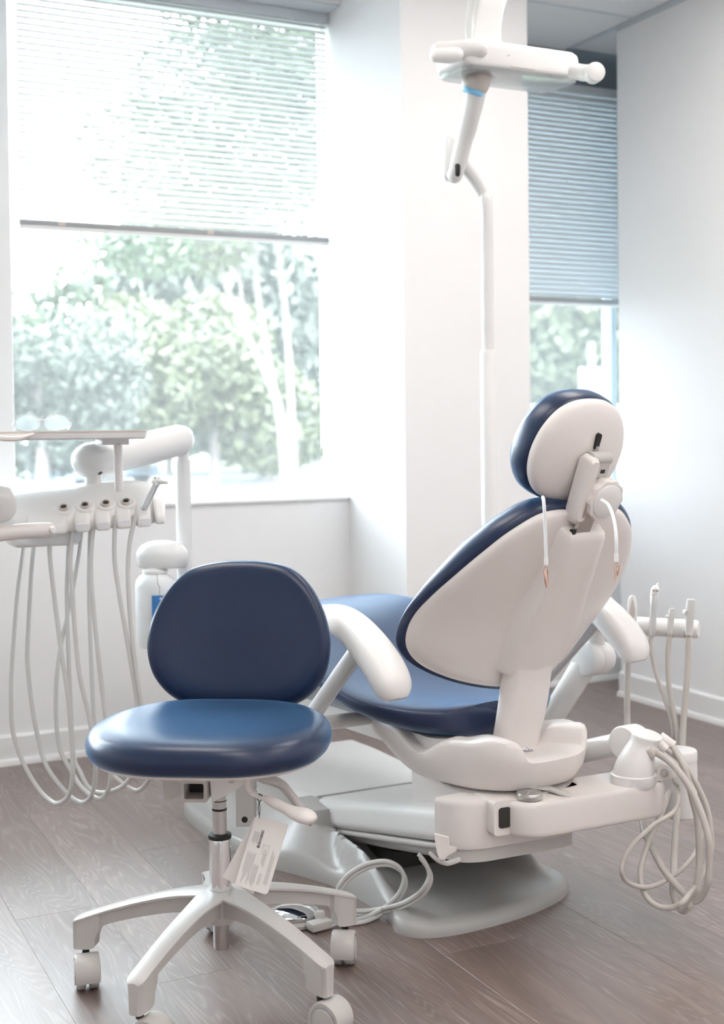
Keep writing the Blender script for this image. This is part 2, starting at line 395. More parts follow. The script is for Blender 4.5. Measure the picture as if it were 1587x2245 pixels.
# window 2
YW2 = 4.42
w2 = struct(G().bb((X_PIL1, YW2 - .02, SILL), (3.45, YW2 + .04, SILL + .03), .003, 1).bb((X_PIL1, YW2 - .02, 2.44), (3.45, YW2 + .04, 2.47), .003, 1).obj('window_2', MT['frame'], smooth=False))
xm2 = PY(1337, 780, YW2).x
G().bb((xm2 - .013, YW2 - .03, SILL), (xm2 + .013, YW2 + .04, 2.47), .003, 1).obj('mullion', mat('blue_grey_mullion', (.55, .66, .74), .4, var=.02), w2, smooth=False)
for a, b in ((X_PIL1, xm2), (xm2, 3.45)):
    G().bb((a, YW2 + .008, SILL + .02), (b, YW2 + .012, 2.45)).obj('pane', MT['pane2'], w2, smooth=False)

# ------------------------------------------------------------------ venetian blinds
def blind(x0, x1, y, ztop, zbot, tilt, label, n_cord, sm='slat'):
    b = thing('venetian_blind', label, 'blind', ((x0 + x1) / 2, y, zbot))
    L = x1 - x0; w_ = .025
    sec = []
    for k in range(7):
        q = (k / 6 - .5) * w_; sec.append((q, .0022 * (1 - (2 * q / w_) ** 2)))
    ca, sa = math.cos(tilt), math.sin(tilt)
    top = [(q * ca - h * sa, q * sa + h * ca) for q, h in sec]; bot = [(q * ca - (h - .0006) * sa, q * sa + (h - .0006) * ca) for q, h in reversed(sec)]
    pr = top + bot
    sp = .0208; n = int((ztop - .03 - zbot - .02) / sp)
    s0 = None
    for i in range(n):
        z = .026 + i * sp
        if s0 is None:
            s0 = G().loft([[(-L / 2, p, q) for p, q in pr], [(L / 2, p, q) for p, q in pr]]).obj('slat', MT[sm], b, 30); s0.location = (0, 0, z)
        else: copy_part(s0, b, (0, 0, z))
    br_ = G().bb((-L / 2, -.014, -.009), (L / 2, .014, .010), .002, 2).obj('bottom_rail', MT['railg'], b); G().bb((-L / 2, -.0145, -.020), (L / 2, .0145, -.009), .002, 2).obj('rail_lip', MT['trim'], br_)
    G().bb((-L / 2 - .004, -.018, ztop - zbot - .036), (L / 2 + .004, .018, ztop - zbot), .003, 2).obj('headrail', MT['rail'], b)
    for q in n_cord:
        g = G()
        for yy in (-.0135, .0135): g.tube([(q, yy, 0), (q, yy, ztop - zbot - .03)], .0007, 5)
        g.obj('ladder_cord', MT['cord'], b)
        G().bb((q - .012, -.0155, -.006), (q + .012, -.0142, .008), .0004, 1).obj('tape_clip', mat('clip_plastic', (.66, .58, .52), .4, var=.03), b)
    return b
blind(.855, X_PIL0 - .008, 4.262, 2.566, 1.745, math.radians(42), 'half-lowered white venetian blind across the wide window, slats tilted open', (-.42, .10))
blind(-.39, .79, 4.262, 2.566, 2.25, math.radians(42), 'raised white venetian blind cut off by the left edge, beyond the white window post', (-.42, .42))  # drawn up to let more sky light onto the left floor
blind(X_PIL1 + .006, 3.44, 4.365, 2.462, 1.575, math.radians(71), 'closed venetian blind tinted blue-grey for shade in the narrow window recess by the right wall', (-.46, .44), 'slat_shade')

# ceiling troffers over the part of the room behind and beside the camera
for x, y, lab in ((2.2, -1.1, 'in the far corner behind the camera, on the right wall side'), (.4, -1.1, 'behind the camera, away from the right wall'), (2.2, .75, 'between the camera and the right wall'), (.4, .75, 'straight above the camera'), (2.25, 2.55, 'over the head end of the dental chair'), (.55, 2.55, 'over the navy stool')):
    t = thing('ceiling_light', 'recessed ceiling light panel ' + lab, 'ceiling light', (x, y, CEIL), 0, 'recessed ceiling panels')
    G().bb((-.30, -.60, -.012), (-.275, .60, 0)).bb((.275, -.60, -.012), (.30, .60, 0)).bb((-.275, -.60, -.012), (.275, -.575, 0)).bb((-.275, .575, -.012), (.275, .60, 0)).obj('frame', MT['trim'], t, smooth=False)
    G().bb((-.275, -.575, -.007), (.275, .575, -.002)).obj('diffuser', MT['lamp'], t, smooth=False)
# ------------------------------------------------------------------ dental chair (upper part swivelled 8 degrees on its base)
PSI = math.radians(8); CO = Vector((1.487, 2.266, 0))
ch = thing('dental_chair', 'dental patient chair with navy vinyl cushions and white shell back', 'dental chair', CO, PSI)
_cs, _sn = math.cos(PSI), math.sin(PSI)
def wl(p):
    d = Vector(p) - CO; return Vector((d.x * _cs + d.y * _sn, -d.x * _sn + d.y * _cs, d.z))
# --- base plate (aligned with the room)
bo = cat([(1.235, 2.40), (1.222, 2.345), (1.25, 2.297), (1.34, 2.276), (1.5, 2.292), (1.62, 2.332), (1.675, 2.375), (1.688, 2.43), (1.66, 2.55), (1.635, 2.75), (1.655, 3.0), (1.67, 3.35), (1.6, 3.52), (1.4, 3.56),
          (1.2, 3.52), (1.09, 3.35), (1.085, 3.10), (1.105, 2.96), (1.135, 2.84), (1.185, 2.74), (1.222, 2.64), (1.238, 2.52)], 4, True)
def hbase(x, y):
    xl = lerp(1.262, 1.275, sstep(2.45, 2.9, y))
    h = .030 + .006 * sstep(2.3, 2.9, y)
    ridge = math.exp(-((x - xl) / .020) ** 2) * lerp(.0, .062, sstep(2.34, 2.62, y))
    rr = math.exp(-((x - 1.632) / .022) ** 2) * .07 * sstep(2.38, 2.54, y) * (1 - sstep(2.9, 3.1, y))
    wing = .085 * sstep(1.12, 1.26, x) * sstep(2.66, 2.86, y) * (1 - sstep(1.27, 1.34, x) * .5)
    return max(h, h + ridge, h + rr, h + wing)
g = G(); bx, by = 1.45, 2.85
rings = []
for k, zf in ((1.0, .006), (1.0, 0.0)): pass
sc_l = [(1.0, 0.004), (1.0, .35), (.995, .62), (.985, .86), (.97, 1.0)]
for k, zf in sc_l: rings.append([wl((bx + (p[0] - bx) * k, by + (p[1] - by) * k, zf * (hbase(bx + (p[0] - bx) * k, by + (p[1] - by) * k)))) for p in bo])
for k in [.945, .92, .89, .86, .83, .80, .76, .72, .68, .63, .58, .52, .45, .36, .26, .15, .06]:
    rings.append([wl((bx + (p[0] - bx) * k, by + (p[1] - by) * k, hbase(bx + (p[0] - bx) * k, by + (p[1] - by) * k))) for p in bo])
g.loft(rings); bp = g.obj('base_plate', MT['base'], ch, 50)
# column block on the left wing of the base, with its dark bore
g = G(); g.loft([[wl((X, Y, z)) for X, Y in rrect(1.235 + e, 1.30 - e, 2.80 + e, 2.93, .015)] for z, e in ((.03, 0), (.125, 0), (.132, .004))]); g.obj('lift_column', MT['base'], ch)
c0 = PX(690, 1836, 1.234)
G().lathe([(.012, 0), (.012, .004), (.009, .004)], wl(c0), (-1, .14, 0), 18).obj('pivot_bore', MT['dark'], ch)
# --- lift arm with its cover, sloping up towards the head end
def armsec(Y, z0, z1, x0, x1, r): return [wl((X, Y, z)) for X, z in rrect(x0, x1, z0, z1, r)]
g = G(); g.loft([armsec(2.272, .207, .262, 1.288, 1.65, .016), armsec(2.276, .199, .270, 1.281, 1.655, .022), armsec(2.30, .193, .2665, 1.28, 1.66, .024), armsec(2.6, .127, .2, 1.28, 1.66, .024), armsec(2.880, .063, .1395, 1.28, 1.66, .024)])
g.obj('lift_arm_cover', MT['white'], ch)
g = G(); g.loft([armsec(2.875, .068, .127, 1.283, 1.655, .02), armsec(2.93, .062, .122, 1.283, 1.655, .02)]); g.obj('cover_gap', MT['black'], ch)
g = G(); g.loft([armsec(2.914, .058, .133, 1.268, 1.665, .028), armsec(3.05, .05, .131, 1.262, 1.668, .028), armsec(3.30, .045, .128, 1.25, 1.67, .028), armsec(3.44, .045, .122, 1.25, 1.67, .03), armsec(3.50, .05, .10, 1.27, 1.65, .025)])
g.obj('foot_end_cover', MT['white'], ch)
g = G(); g.loft([armsec(2.29, .158, .20, 1.305, 1.62, .012), armsec(2.6, .092, .14, 1.305, 1.62, .012), armsec(2.85, .045, .08, 1.305, 1.62, .012)]); g.obj('lift_arm', MT['base'], ch)
g = G(); g.loft([armsec(2.262, .187, .200, 1.287, 1.64, .006), armsec(2.60, .113, .127, 1.287, 1.64, .006), armsec(2.86, .058, .07, 1.287, 1.64, .006)]); g.obj('cover_lip', MT['greyp'], ch)
# --- cast mount block under the turntable
def wfr(x, y, z): return wl((x, y, z))
ol = cat([(1.272, 2.268), (1.282, 2.236), (1.302, 2.212), (1.335, 2.199), (1.375, 2.196), (1.56, 2.196), (1.59, 2.23), (1.60, 2.40)], 4) + [(1.60, 2.50), (1.345, 2.50), (1.345, 2.272)]
G().pad(ol, [(.97, .200), (.995, .206), (1, .217), (1, .286), (.995, .293), (.97, .298)], wfr).obj('mount_block', MT['warm'], ch)
G().pad(ol, [(.9, .172), (.9, .203)], wfr).obj('mount_underside', MT['greyp'], ch)
lat = [(952, 1826), (984, 1834), (985, 1853), (1003, 1857), (1000, 1868), (982, 1878), (974, 1888), (964, 1887), (958, 1872), (954, 1850)]
g = G(); g.loft([[wl(PD(968 + (u - 968) * k, 1856 + (v - 1856) * k, d)) for u, v in lat] for d, k in ((2.468, .9), (2.472, 1), (2.49, 1))]); g.obj('release_latch', MT['warm'], ch, 40)
q = cat([(946, 1874), (960, 1886), (980, 1893), (1003, 1886)], 4)
g = G(); g.tube([wl(PD(u, v, 2.50)) for u, v in q], .0075, 12, flat=(.5, 1.6), up=(0, 0, 1), round_end=True); g.obj('latch_guard', MT['greyp'], ch)
g = G(); g.loft([[wl((X, Y, z)) for X, Y in rrect(1.35, 1.59, 2.60, 2.88, .03)] for z in (.034, .072)]); g.obj('lift_shade_block', MT['dark'], ch)  # dark block added for the deep shade under the lift arm
# bracket between block and swing arm
g = G(); g.loft([[wl((X, Y, z)) for X, z in rrect(1.352, 1.43, .232, .302, .008)] for Y in (2.168, 2.30)]); g.obj('hinge_bracket', MT['warm'], ch)
g = G(); g.loft([[wl((X, Y, z)) for X, z in rrect(1.363, 1.39, .247, .288, .006)] for Y in (2.1655, 2.172)]); g.obj('hinge_recess', MT['dark'], ch)

# --- turntable skirt and rotation brake lever
G().lathe([(.10, .294), (.145, .297), (.147, .302), (.12, .306)], (.0, .06, 0), (0, 0, 1), 40).obj('turntable', MT['greyp'], ch)
p0, p1, p2 = wl(PZ(1150, 1722, .318)), wl(PZ(1200, 1728, .306)), wl(PZ(1242, 1742, .300))
g = G(); g.tube([p0, p1, p2], [.013, .013, .012], 10, flat=(.42, 1), up=(0, 0, 1), round_end=True); g.obj('rotation_lever', MT['greyp'], ch)

# --- support shell (bucket around the hinge)
def shell_ring(sc, zf):
    out = []
    n = 144
    for k in range(n):
        t = 2 * math.pi * k / n; ct, st = math.cos(t), math.sin(t)
        ex = 2.7
        x = .178 * math.copysign(abs(ct) ** (2 / ex), ct); y = .275 * math.copysign(abs(st) ** (2 / ex), st)
        X, Y = x * sc, .167 + y * (sc if y < 0 else lerp(1, sc, .45))
        out.append((X, Y, zf(x, .167 + y)))
    return out
def rim(x, y):
    side = sstep(.05, .15, abs(x))
    front = .392 + .02 * sstep(.2, .38, y)
    z = .408
    z -= .042 * math.exp(-((y - .135) / .06) ** 2) * side          # scooped sides
    z = lerp(z, front, sstep(.21, .36, y))
    if y < .0: z = lerp(z, .405 + .015 * side, sstep(.0, -.07, y))
    return z
def rear(x, y):                                                     # the flat recess for the badge behind the strut
    return .028 * sstep(.02, -.02, y) * sstep(.098, .082, abs(x - .012))
g = G()
g.loft([shell_ring(.62, lambda x, y: .300 + .06 * sstep(.2, .38, y)), shell_ring(.78, lambda x, y: .300 + .06 * sstep(.18, .38, y)), shell_ring(.90, lambda x, y: lerp(.305 + .055 * sstep(.15, .38, y), rim(x, y), .06)), shell_ring(.97, lambda x, y: lerp(.316 + .045 * sstep(.12, .38, y), rim(x, y), .25)),
        shell_ring(1.0, lambda x, y: lerp(.335, rim(x, y), .5)), shell_ring(1.0, lambda x, y: lerp(.335, rim(x, y) - rear(x, y), .86)), shell_ring(.985, lambda x, y: rim(x, y) - rear(x, y) - .003), shell_ring(.955, lambda x, y: rim(x, y) - rear(x, y)),
        shell_ring(.90, lambda x, y: rim(x, y) - rear(x, y)), shell_ring(.80, lambda x, y: rim(x, y) - rear(x, y) - .002), shell_ring(.70, lambda x, y: rim(x, y) - rear(x, y) - .004), shell_ring(.5, lambda x, y: .375)])
HSH = g.obj('hinge_shell', MT['warm'], ch, 45)
# seat frame under the cushion
g = G(); g.loft([[(x, y, z) for x, y in rrect(-.135, .085, .05, .75, .05)] for z in (.345, .385)]); g.obj('seat_frame', MT['white'], ch)
# --- strut from hinge to back
def strut_sec(y, z, w_, t_, tx):
    out = []
    for px, py in rrect(-w_, w_, -t_, t_, min(t_ * .9, .02)):
        q = .012 * (px / w_) ** 2
        out.append((px + tx, y + py + q, z))
    return out
SX = .0
g = G(); rs = []
for y, z, w_, t_ in cat([(.018, .365, .058, .022), (.010, .40, .058, .022), (-.003, .44, .060, .022), (-.013, .48, .061, .022), (-.019, .515, .061, .022), (-.026, .540, .0605, .021), (-.031, .549, .060, .019)], 4): rs.append(strut_sec(y, z, w_, t_, SX))
g.loft(rs); g.obj('back_strut', MT['warm'], ch)

# --- backrest: shell, upholstery, raised spine
BE = math.radians(27); BO = Vector((0, 0, .528)); BT = Vector((0, -math.sin(BE), math.cos(BE))); BN = Vector((0, math.cos(BE), math.sin(BE)))
def bk(t): return max(.25, 1.5 - 3.2 * t)
def bfr(s_, t_, h): return BO + Vector((1, 0, 0)) * (s_ + .014 * sstep(.0, .12, t_)) + BT * t_ + BN * (h * (lerp(.36, 1.0, sstep(.06, .30, t_)) if h > .012 else 1) + bk(t_) * s_ * s_ + .35 * max(0, .06 - t_) ** 2)
half = [(.0, -.034), (.065, -.030), (.155, -.018), (.218, .002), (.256, .036), (.275, .083), (.276, .128), (.262, .180), (.246, .219), (.224, .264), (.200, .304), (.168, .346), (.115, .387), (.06, .398), (.0, .392)]
bo_ = cat(half + [(-a, b) for a, b in half[-2:0:-1]], 5, True)
G().pad(bo_, [(.25, .004), (.5, .0), (.75, .0), (.9, .0), (.955, .0015), (.985, .006), (.997, .014), (.99, .024)], bfr).obj('back_shell', MT['warm'], ch, 60)
bn_ = [(a * 1.008, .18 + (b - .18) * 1.014) for a, b in bo_]
G().pad(bn_, [(.95, .012), (1.0, .014), (1.022, .021), (1.03, .032), (1.024, .044), (1.005, .058), (.97, .070), (.9, .078), (.7, .080), (.35, .074)], bfr).obj('back_cushion', MT['navy'], ch, 80)
# spine: raised panel
sl_ = cat([(-.060, .016), (-.069, .045), (-.076, .09), (-.072, .15), (-.062, .22), (-.055, .30), (-.050, .352), (-.040, .362), (.0, .364), (.040, .362), (.050, .352), (.055, .30), (.062, .22), (.072, .15), (.076, .09), (.069, .045), (.060, .016), (.0, .012)], 4, True)
g = G(); rs = []
for k, h in [(1.30, .005), (1.14, .001), (1.055, -.010), (1.015, -.022), (.975, -.028), (.90, -.0305), (.6, -.031), (.3, -.031)]:
    kt = min(1.0, k) if k < 1 else 1 + (k - 1) * .12
    rs.append([bfr(a * k, .17 + (b - .17) * kt, h) for a, b in sl_])
g.loft(rs); g.obj('back_spine', MT['warm'], ch, 60)

# --- headrest
HB = math.radians(22); HO = Vector((.0, -.196, .993)); HT = Vector((0, -math.sin(HB), math.cos(HB))); HN = Vector((0, math.cos(HB), math.sin(HB)))
def hfr(s_, t_, h): return HO + Vector((1, 0, 0)) * s_ + HT * t_ + HN * (h + 1.1 * s_ * s_ + .9 * t_ * t_)
hh = [(.0, -.108), (.05, -.101), (.088, -.082), (.112, -.048), (.120, -.012), (.117, .022), (.104, .056), (.078, .088), (.042, .106), (.0, .111)]
ho_ = cat(hh + [(-a, b) for a, b in hh[-2:0:-1]], 5, True)
G().pad(ho_, [(.2, -.008), (.5, -.007), (.78, -.003), (.92, .001), (.97, .005), (.995, .011), (1.0, .018), (.99, .026)], hfr).obj('headrest_shell', MT['warm'], ch, 60)
G().pad(ho_, [(.93, .016), (1.01, .019), (1.045, .029), (1.055, .043), (1.045, .058), (1.0, .072), (.9, .080), (.6, .082), (.3, .076)], hfr).obj('headrest_cushion', MT['navy'], ch, 80)
# slot, post, hinge arm, clamp knob
def hpl(s_, t_, h): return HO + Vector((1, 0, 0)) * s_ + HT * t_ + HN * h
G().prism(rrect(.004, .016, .018, .052, .0058), hpl, -.0115, -.004).obj('adjustment_slot', MT['black'], ch)
G().prism(rrect(.0065, .0135, .010, .026, .001), hpl, -.014, -.006).obj('slide_tab', MT['steel'], ch)
# link plates behind the headrest
def lk(s_, t_, h): return hpl(s_, t_, h)
G().prism(rrect(-.031, -.008, -.125, .014, .0105), lk, -.050, -.012, .006).obj('hinge_arm', MT['warm'], ch)
G().prism(rrect(-.006, .036, -.035, .014, .008), lk, -.036, -.008, .004).obj('hinge_block', MT['greyp'], ch)
g = G(); g.tube([lk(-.014, .006, -.024), lk(.036, .006, -.024)], .0135, 18); g.obj('hinge_barrel', MT['greyp'], ch)
G().prism(rrect(.012, .024, -.022, -.014, .001), lk, -.0365, -.03).obj('hinge_window', MT['black'], ch)
kc = [(.044 * (1 + .035 * math.cos(10 * a)) * math.cos(a), .044 * (1 + .035 * math.cos(10 * a)) * math.sin(a)) for a in [2 * math.pi * k / 80 for k in range(80)]]
def kfr(s_, t_, h): return lk(.026 + s_, -.072 + t_, h)
kn = G().pad(kc, [(.9, -.036), (.98, -.040), (1.0, -.046), (1.0, -.054), (.96, -.060), (.82, -.061)], kfr).obj('clamp_knob', MT['warm'], ch, 50)
G().pad([(a * .80, b * .80) for a, b in superell(.044, .044, 2, 48)], [(1.0, -.060), (1.0, -.0625), (.97, -.0635), (.5, -.0645)], kfr).obj('knob_cap', MT['white'], kn, 50)
G().prism(rrect(-.028, .022, -.128, -.108, .006), lk, -.044, -.02, .004).obj('hinge_foot', MT['warm'], ch)
pb = BO + BT * .345 + BN * -.018
g = G(); g.loft([[pb + BT * q + Vector((x, 0, 0)) + BN * n_ for x, n_ in rrect(-.019, .019, -.005, .005, .001)] for q in (-.02, .085)]); g.obj('headrest_post', MT['steel'], ch)
g = G(); g.loft([[pb + BT * q + Vector((x, 0, 0)) + BN * n_ for x, n_ in rrect(-.028, -.020, -.006, .006, .001)] for q in (.015, .0215)]); g.obj('post_slot', MT['dark'], ch)

# --- seat cushion: long, dished, rising to the knees
prof = cat([(.070, .452, .09), (.082, .449, .138), (.105, .446, .172), (.15, .443, .215), (.22, .446, .252), (.30, .458, .268), (.38, .478, .272), (.48, .510, .268), (.62, .558, .262), (.74, .578, .255), (.86, .575, .248), (1.02, .552, .24), (1.2, .52, .228), (1.36, .49, .21), (1.45, .475, .17), (1.48, .47, .11)], 6)
g = G(); rs = []
for y, z, hw in prof:
    ring = []
    for k in range(48):
        t = 2 * math.pi * k / 48; ct, st = math.cos(t), math.sin(t)
        x = hw * math.copysign(abs(ct) ** .55, ct); zz = math.copysign(abs(st) ** .75, st)
        dish = .030 * (x / .27) ** 2
        zc = z + dish - .012
        ring.append((x, y, zc + (.030 if zz > 0 else .040) * zz - .006))
    rs.append(ring)
g.loft(rs); g.obj('seat_cushion', MT['navy'], ch, 80)
# underside plate
g = G(); g.loft([[(x, y, z) for x, y in rrect(-.15, .10, .09, 1.2, .05)] for z in (.365, .392)]); g.obj('seat_pan', MT['white'], ch)

# --- armrests
for sgn in (-1, 1):
    X = sgn * .335
    pth = cat([(.285, .640, .022, .034), (.262, .650, .026, .038), (.215, .655, .029, .040), (.165, .648, .031, .041), (.11, .626, .033, .042), (.055, .592, .035, .043), (.015, .558, .034, .042), (.0, .535, .029, .037), (-.006, .520, .018, .024)], 5)
    g = G(); rs = []
    for i, (y, z, ht, wd) in enumerate(pth):
        j0, j1 = max(i - 1, 0), min(i + 1, len(pth) - 1)
        t = Vector((0, pth[j1][0] - pth[j0][0], pth[j1][1] - pth[j0][1])).normalized(); nn = Vector((0, t.z, -t.y))
        rs.append([Vector((X, y, z)) + nn * (ht * math.copysign(abs(math.sin(a)) ** .8, math.sin(a)) * (1 if math.sin(a) > 0 else .75)) + Vector((1, 0, 0)) * (wd * math.copysign(abs(math.cos(a)) ** .75, math.cos(a))) for a in [2 * math.pi * k / 28 for k in range(28)]])
    g.loft(rs); ar = g.obj('armrest', MT['white'] , ch, 80)
    g = G(); g.tube([(X, .118, .605), (X, .20, .53), (X, .30, .437), (X, .325, .412)], [.0205, .0205, .0205, .0205], 18, flat=(1, .72), up=(0, -.7, .7)); g.obj('armrest_post', MT['alu'], ar)
    g = G(); g.tube([(X, .318, .412), (X * .8, .33, .405), (X * .5, .34, .40)], [.02, .02, .02], 14, flat=(.8, 1)); g.obj('armrest_bracket', MT['greyp'], ar)
CHM = Matrix.Translation(CO) @ Matrix.Rotation(PSI, 4, 'Z')
EMB = G()
for (u0, v0), (u1, v1) in (((1147, 1648), (1152, 1644)), ((1152, 1644), (1155, 1649)), ((1155, 1649), (1159, 1643)), ((1159, 1643), (1162, 1649)), ((1162, 1649), (1167, 1645)), ((1153, 1640), (1158, 1640)), ((1146, 1645), (1150, 1647)), ((1164, 1643), (1169, 1647))):
    a, na = hit(HSH, u0, v0, CHM); b, nb = hit(HSH, u1, v1, CHM)
    if a is not None and b is not None: EMB.tube([a + na * .0003, b + nb * .0003], .0007, 6)
EMB.obj('emblem', mat('emblem_ink', (.16, .20, .33), .6, var=.05), ch, smooth=False)
# ------------------------------------------------------------------ operator stool
SA = math.radians(-31.5); SCN = Vector((.806, 2.262, 0))
st = thing('dental_stool', 'navy vinyl dental stool on a light grey five-star caster base', 'stool', SCN, SA)
_sc, _ss = math.cos(SA), math.sin(SA)
def sl3(p):                                  # world -> stool frame
    d = Vector(p) - SCN; return Vector((d.x * _sc + d.y * _ss, -d.x * _ss + d.y * _sc, d.z))
# seat
so = cat([(.0, -.212), (.095, -.205), (.172, -.165), (.215, -.095), (.226, -.01), (.212, .075), (.168, .145), (.095, .185), (.0, .192), (-.095, .185), (-.168, .145), (-.212, .075), (-.226, -.01), (-.215, -.095), (-.172, -.165), (-.095, -.205)], 5, True)
def seatfr(x, y, h): return (x - .012, y, .455 + h * .78 - .002 * sstep(-.06, -.21, y) + .004 * sstep(.08, .19, y) - .006 * math.exp(-((x / .1) ** 2 + ((y - .02) / .1) ** 2)))
G().pad(so, [(.86, -.001), (.945, .002), (.975, .010), (.995, .022), (1.0, .035), (.99, .048), (.965, .060), (.92, .068), (.84, .074), (.7, .077), (.5, .078), (.25, .078)], seatfr).obj('seat', MT['navy'], st, 80)
G().pad(so, [(.55, -.018), (.80, -.014), (.915, -.006), (.935, .003), (.9, .004)], seatfr).obj('seat_pan', MT['warm'], st, 60)
# backrest
bh = [(.0, -.152), (.08, -.148), (.136, -.126), (.172, -.086), (.187, -.036), (.185, .010), (.170, .058), (.143, .103), (.104, .136), (.052, .150), (.0, .153)]
bo2 = cat(bh + [(-a, b) for a, b in bh[-2:0:-1]], 5, True)
BT2 = math.radians(7)
def sbfr(s_, t_, h): 
    hh_ = h - 1.05 * s_ * s_
    return (s_ + .004, .232 + hh_ * math.cos(BT2) + t_ * math.sin(BT2), .632 + t_ * math.cos(BT2) - hh_ * math.sin(BT2))
G().pad(bo2, [(.4, .028), (.8, .026), (.93, .020), (.985, .010), (1.0, -.004), (.985, -.017), (.95, -.025), (.88, -.030), (.7, -.031), (.35, -.030)], sbfr).obj('backrest', MT['navy'], st, 80)
G().pad(bo2, [(.3, .036), (.7, .035), (.9, .031), (.94, .022)], sbfr).obj('backrest_shell', MT['warm'], st, 60)
# height adjusting upright behind the seat with rack teeth
up_ = G().bb((-.021, .262, .225), (.021, .270, .66), .002, 1).obj('back_upright', MT['greyp'], st)
g = G()
for k in range(28): g.bb((.0212, .263, .262 + k * .0052), (.0245, .269, .2645 + k * .0052))
g.obj('rack_teeth', MT['alu'], up_, smooth=False)
G().bb((.021, .262, .225), (.0225, .2695, .42)).obj('upright_edge', MT['steel'], up_, smooth=False)
G().lathe([(.0065, 0), (.0065, .002), (.003, .0026)], (-.002, .2625, .241), (0, -1, 0), 16).obj('plug', MT['black'], up_)
G().bb((-.024, .04, .398), (.024, .275, .425), .004, 2).obj('back_bracket', MT['greyp'], st)
# tilt mechanism under the seat
G().bb((-.060, -.075, .410), (.062, .10, .444), .004, 2).obj('mechanism', MT['warm'], st)
g = G(); o_, i_ = rrect(-.050, -.002, .382, .422, .004), rrect(-.044, -.008, .388, .416, .003)
fr_ = lambda ol, y: [(a, y, b) for a, b in ol]
g.loft([fr_(o_, .06), fr_(o_, -.098), fr_(i_, -.098), fr_(i_, .05)], cap0=True, cap1=True)
g.obj('mechanism_channel', MT['greyp'], st, 30)
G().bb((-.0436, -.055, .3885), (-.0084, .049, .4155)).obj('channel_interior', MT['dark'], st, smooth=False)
g = G(); g.prism([(.0, .446), (.10, .446), (.052, .404), (.004, .378)], lambda a, b, h: (a, h, b), -.086, .05); g.obj('mechanism_cheek', MT['white'], st, 30)
g = G(); g.prism([(-.092, .446), (-.053, .446), (-.053, .386), (-.088, .376)], lambda a, b, h: (a, h, b), -.07, .03); g.obj('mechanism_side', MT['greyp'], st, 30)
G().lathe([(.006, 0), (.0065, .006), (.004, .008)], (.042, -.086, .422), (0, -1, 0), 14).obj('pivot_pin', MT['greyp'], st)
# gas spring
G().lathe([(.0135, .25), (.0135, .42)], (0, 0, 0), (0, 0, 1), 24).obj('gas_rod', MT['steel'], st)
for z in (.340, .3515 + .006): G().lathe([(.0139, z), (.0139, z + (.004 if z < .345 else .0018))], (0, 0, 0), (0, 0, 1), 24).obj('rod_ring', MT['black'], st)
G().lathe([(.0145, .287), (.0215, .287), (.0220, .290), (.0215, .2945), (.016, .2965), (.0142, .296)], (0, 0, 0), (0, 0, 1), 28).obj('cylinder_collar', MT['black'], st)
G().lathe([(.0205, .15), (.0208, .286), (.020, .289), (.0145, .289)], (0, 0, 0), (0, 0, 1), 32).obj('gas_cylinder', MT['chrome'], st)
G().lathe([(.0135, .078), (.0150, .080), (.0150, .14)], (0, 0, 0), (0, 0, 1), 24).obj('cylinder_foot', MT['steel'], st)
# five-star base
hub = G().lathe([(.018, .128), (.024, .129), (.0265, .134), (.0285, .165), (.034, .184), (.032, .1895), (.0215, .191), (.0205, .188)], (0, 0, 0), (0, 0, 1), 32).obj('hub', MT['greyp'], st)
ANG = [147, 219, 291, 3, 75]
LEN = .272
def leg_mesh():
    g = G(); rs = []
    for r, zt, zb, wt in cat([(.012, .190, .140, .032), (.04, .189, .146, .029), (.09, .183, .146, .0225), (.15, .170, .136, .0200), (.20, .156, .124, .0185), (.228, .147, .114, .0180), (.240, .143, .094, .0178), (.2445, .1415, .074, .0176), (.276, .130, .070, .0172), (.286, .124, .070, .010)], 3):
        fl_ = .006; ww = wt * (.52 if r < .232 else .92)
        rs.append([(r, -wt, zt - .002), (r, -wt * .6, zt), (r, 0, zt + .0008), (r, wt * .6, zt), (r, wt, zt - .002), (r, wt, zt - fl_), (r, ww, zt - fl_ - .0015), (r, ww * .85, zb), (r, -ww * .85, zb), (r, -ww, zt - fl_ - .0015), (r, -wt, zt - fl_)])
    g.loft(rs); return g.obj('base_leg', MT['greyp'], st, 35)
lg = leg_mesh(); legs = [lg] + [copy_part(lg, st) for _ in range(4)]
# caster prototypes: hood > two wheels, stem (wheel axis = local y)
def caster_parts(par):
    g = G(); rs = []
    for k in range(19):
        a = math.radians(-20 + 220 * k / 18); c_, s_ = math.cos(a), math.sin(a)
        rs.append([(.0295 * c_, -.0215, .0285 + .0295 * s_), (.0305 * c_, -.018, .0285 + .0305 * s_), (.0308 * c_, 0, .0285 + .0308 * s_), (.0305 * c_, .018, .0285 + .0305 * s_), (.0295 * c_, .0215, .0285 + .0295 * s_), (.025 * c_, .0215, .0285 + .025 * s_), (.025 * c_, -.0215, .0285 + .025 * s_)])
    g.loft(rs); hood = g.obj('caster', MT['greyp'], par, 50)
    for sg in (-1, 1):
        wh = G().lathe([(.010, .020 * sg), (.0262, .020 * sg), (.0283, .016 * sg), (.0283, .005 * sg), (.026, .003 * sg), (.008, .003 * sg)], (0, 0, .0285), (0, 1, 0), 32).obj('wheel', MT['alu'], hood)
        G().lathe([(.019, .0195 * sg), (.0205, .0222 * sg), (.0195, .0232 * sg), (.010, .0236 * sg)], (0, 0, .0285), (0, 1, 0), 28).obj('wheel_cap', MT['greyp'], hood)
    G().lathe([(.0065, .052), (.0065, .085)], (.020, 0, 0), (0, 0, 1), 14).obj('stem', MT['black'], hood)
    return hood
cst = caster_parts(st)
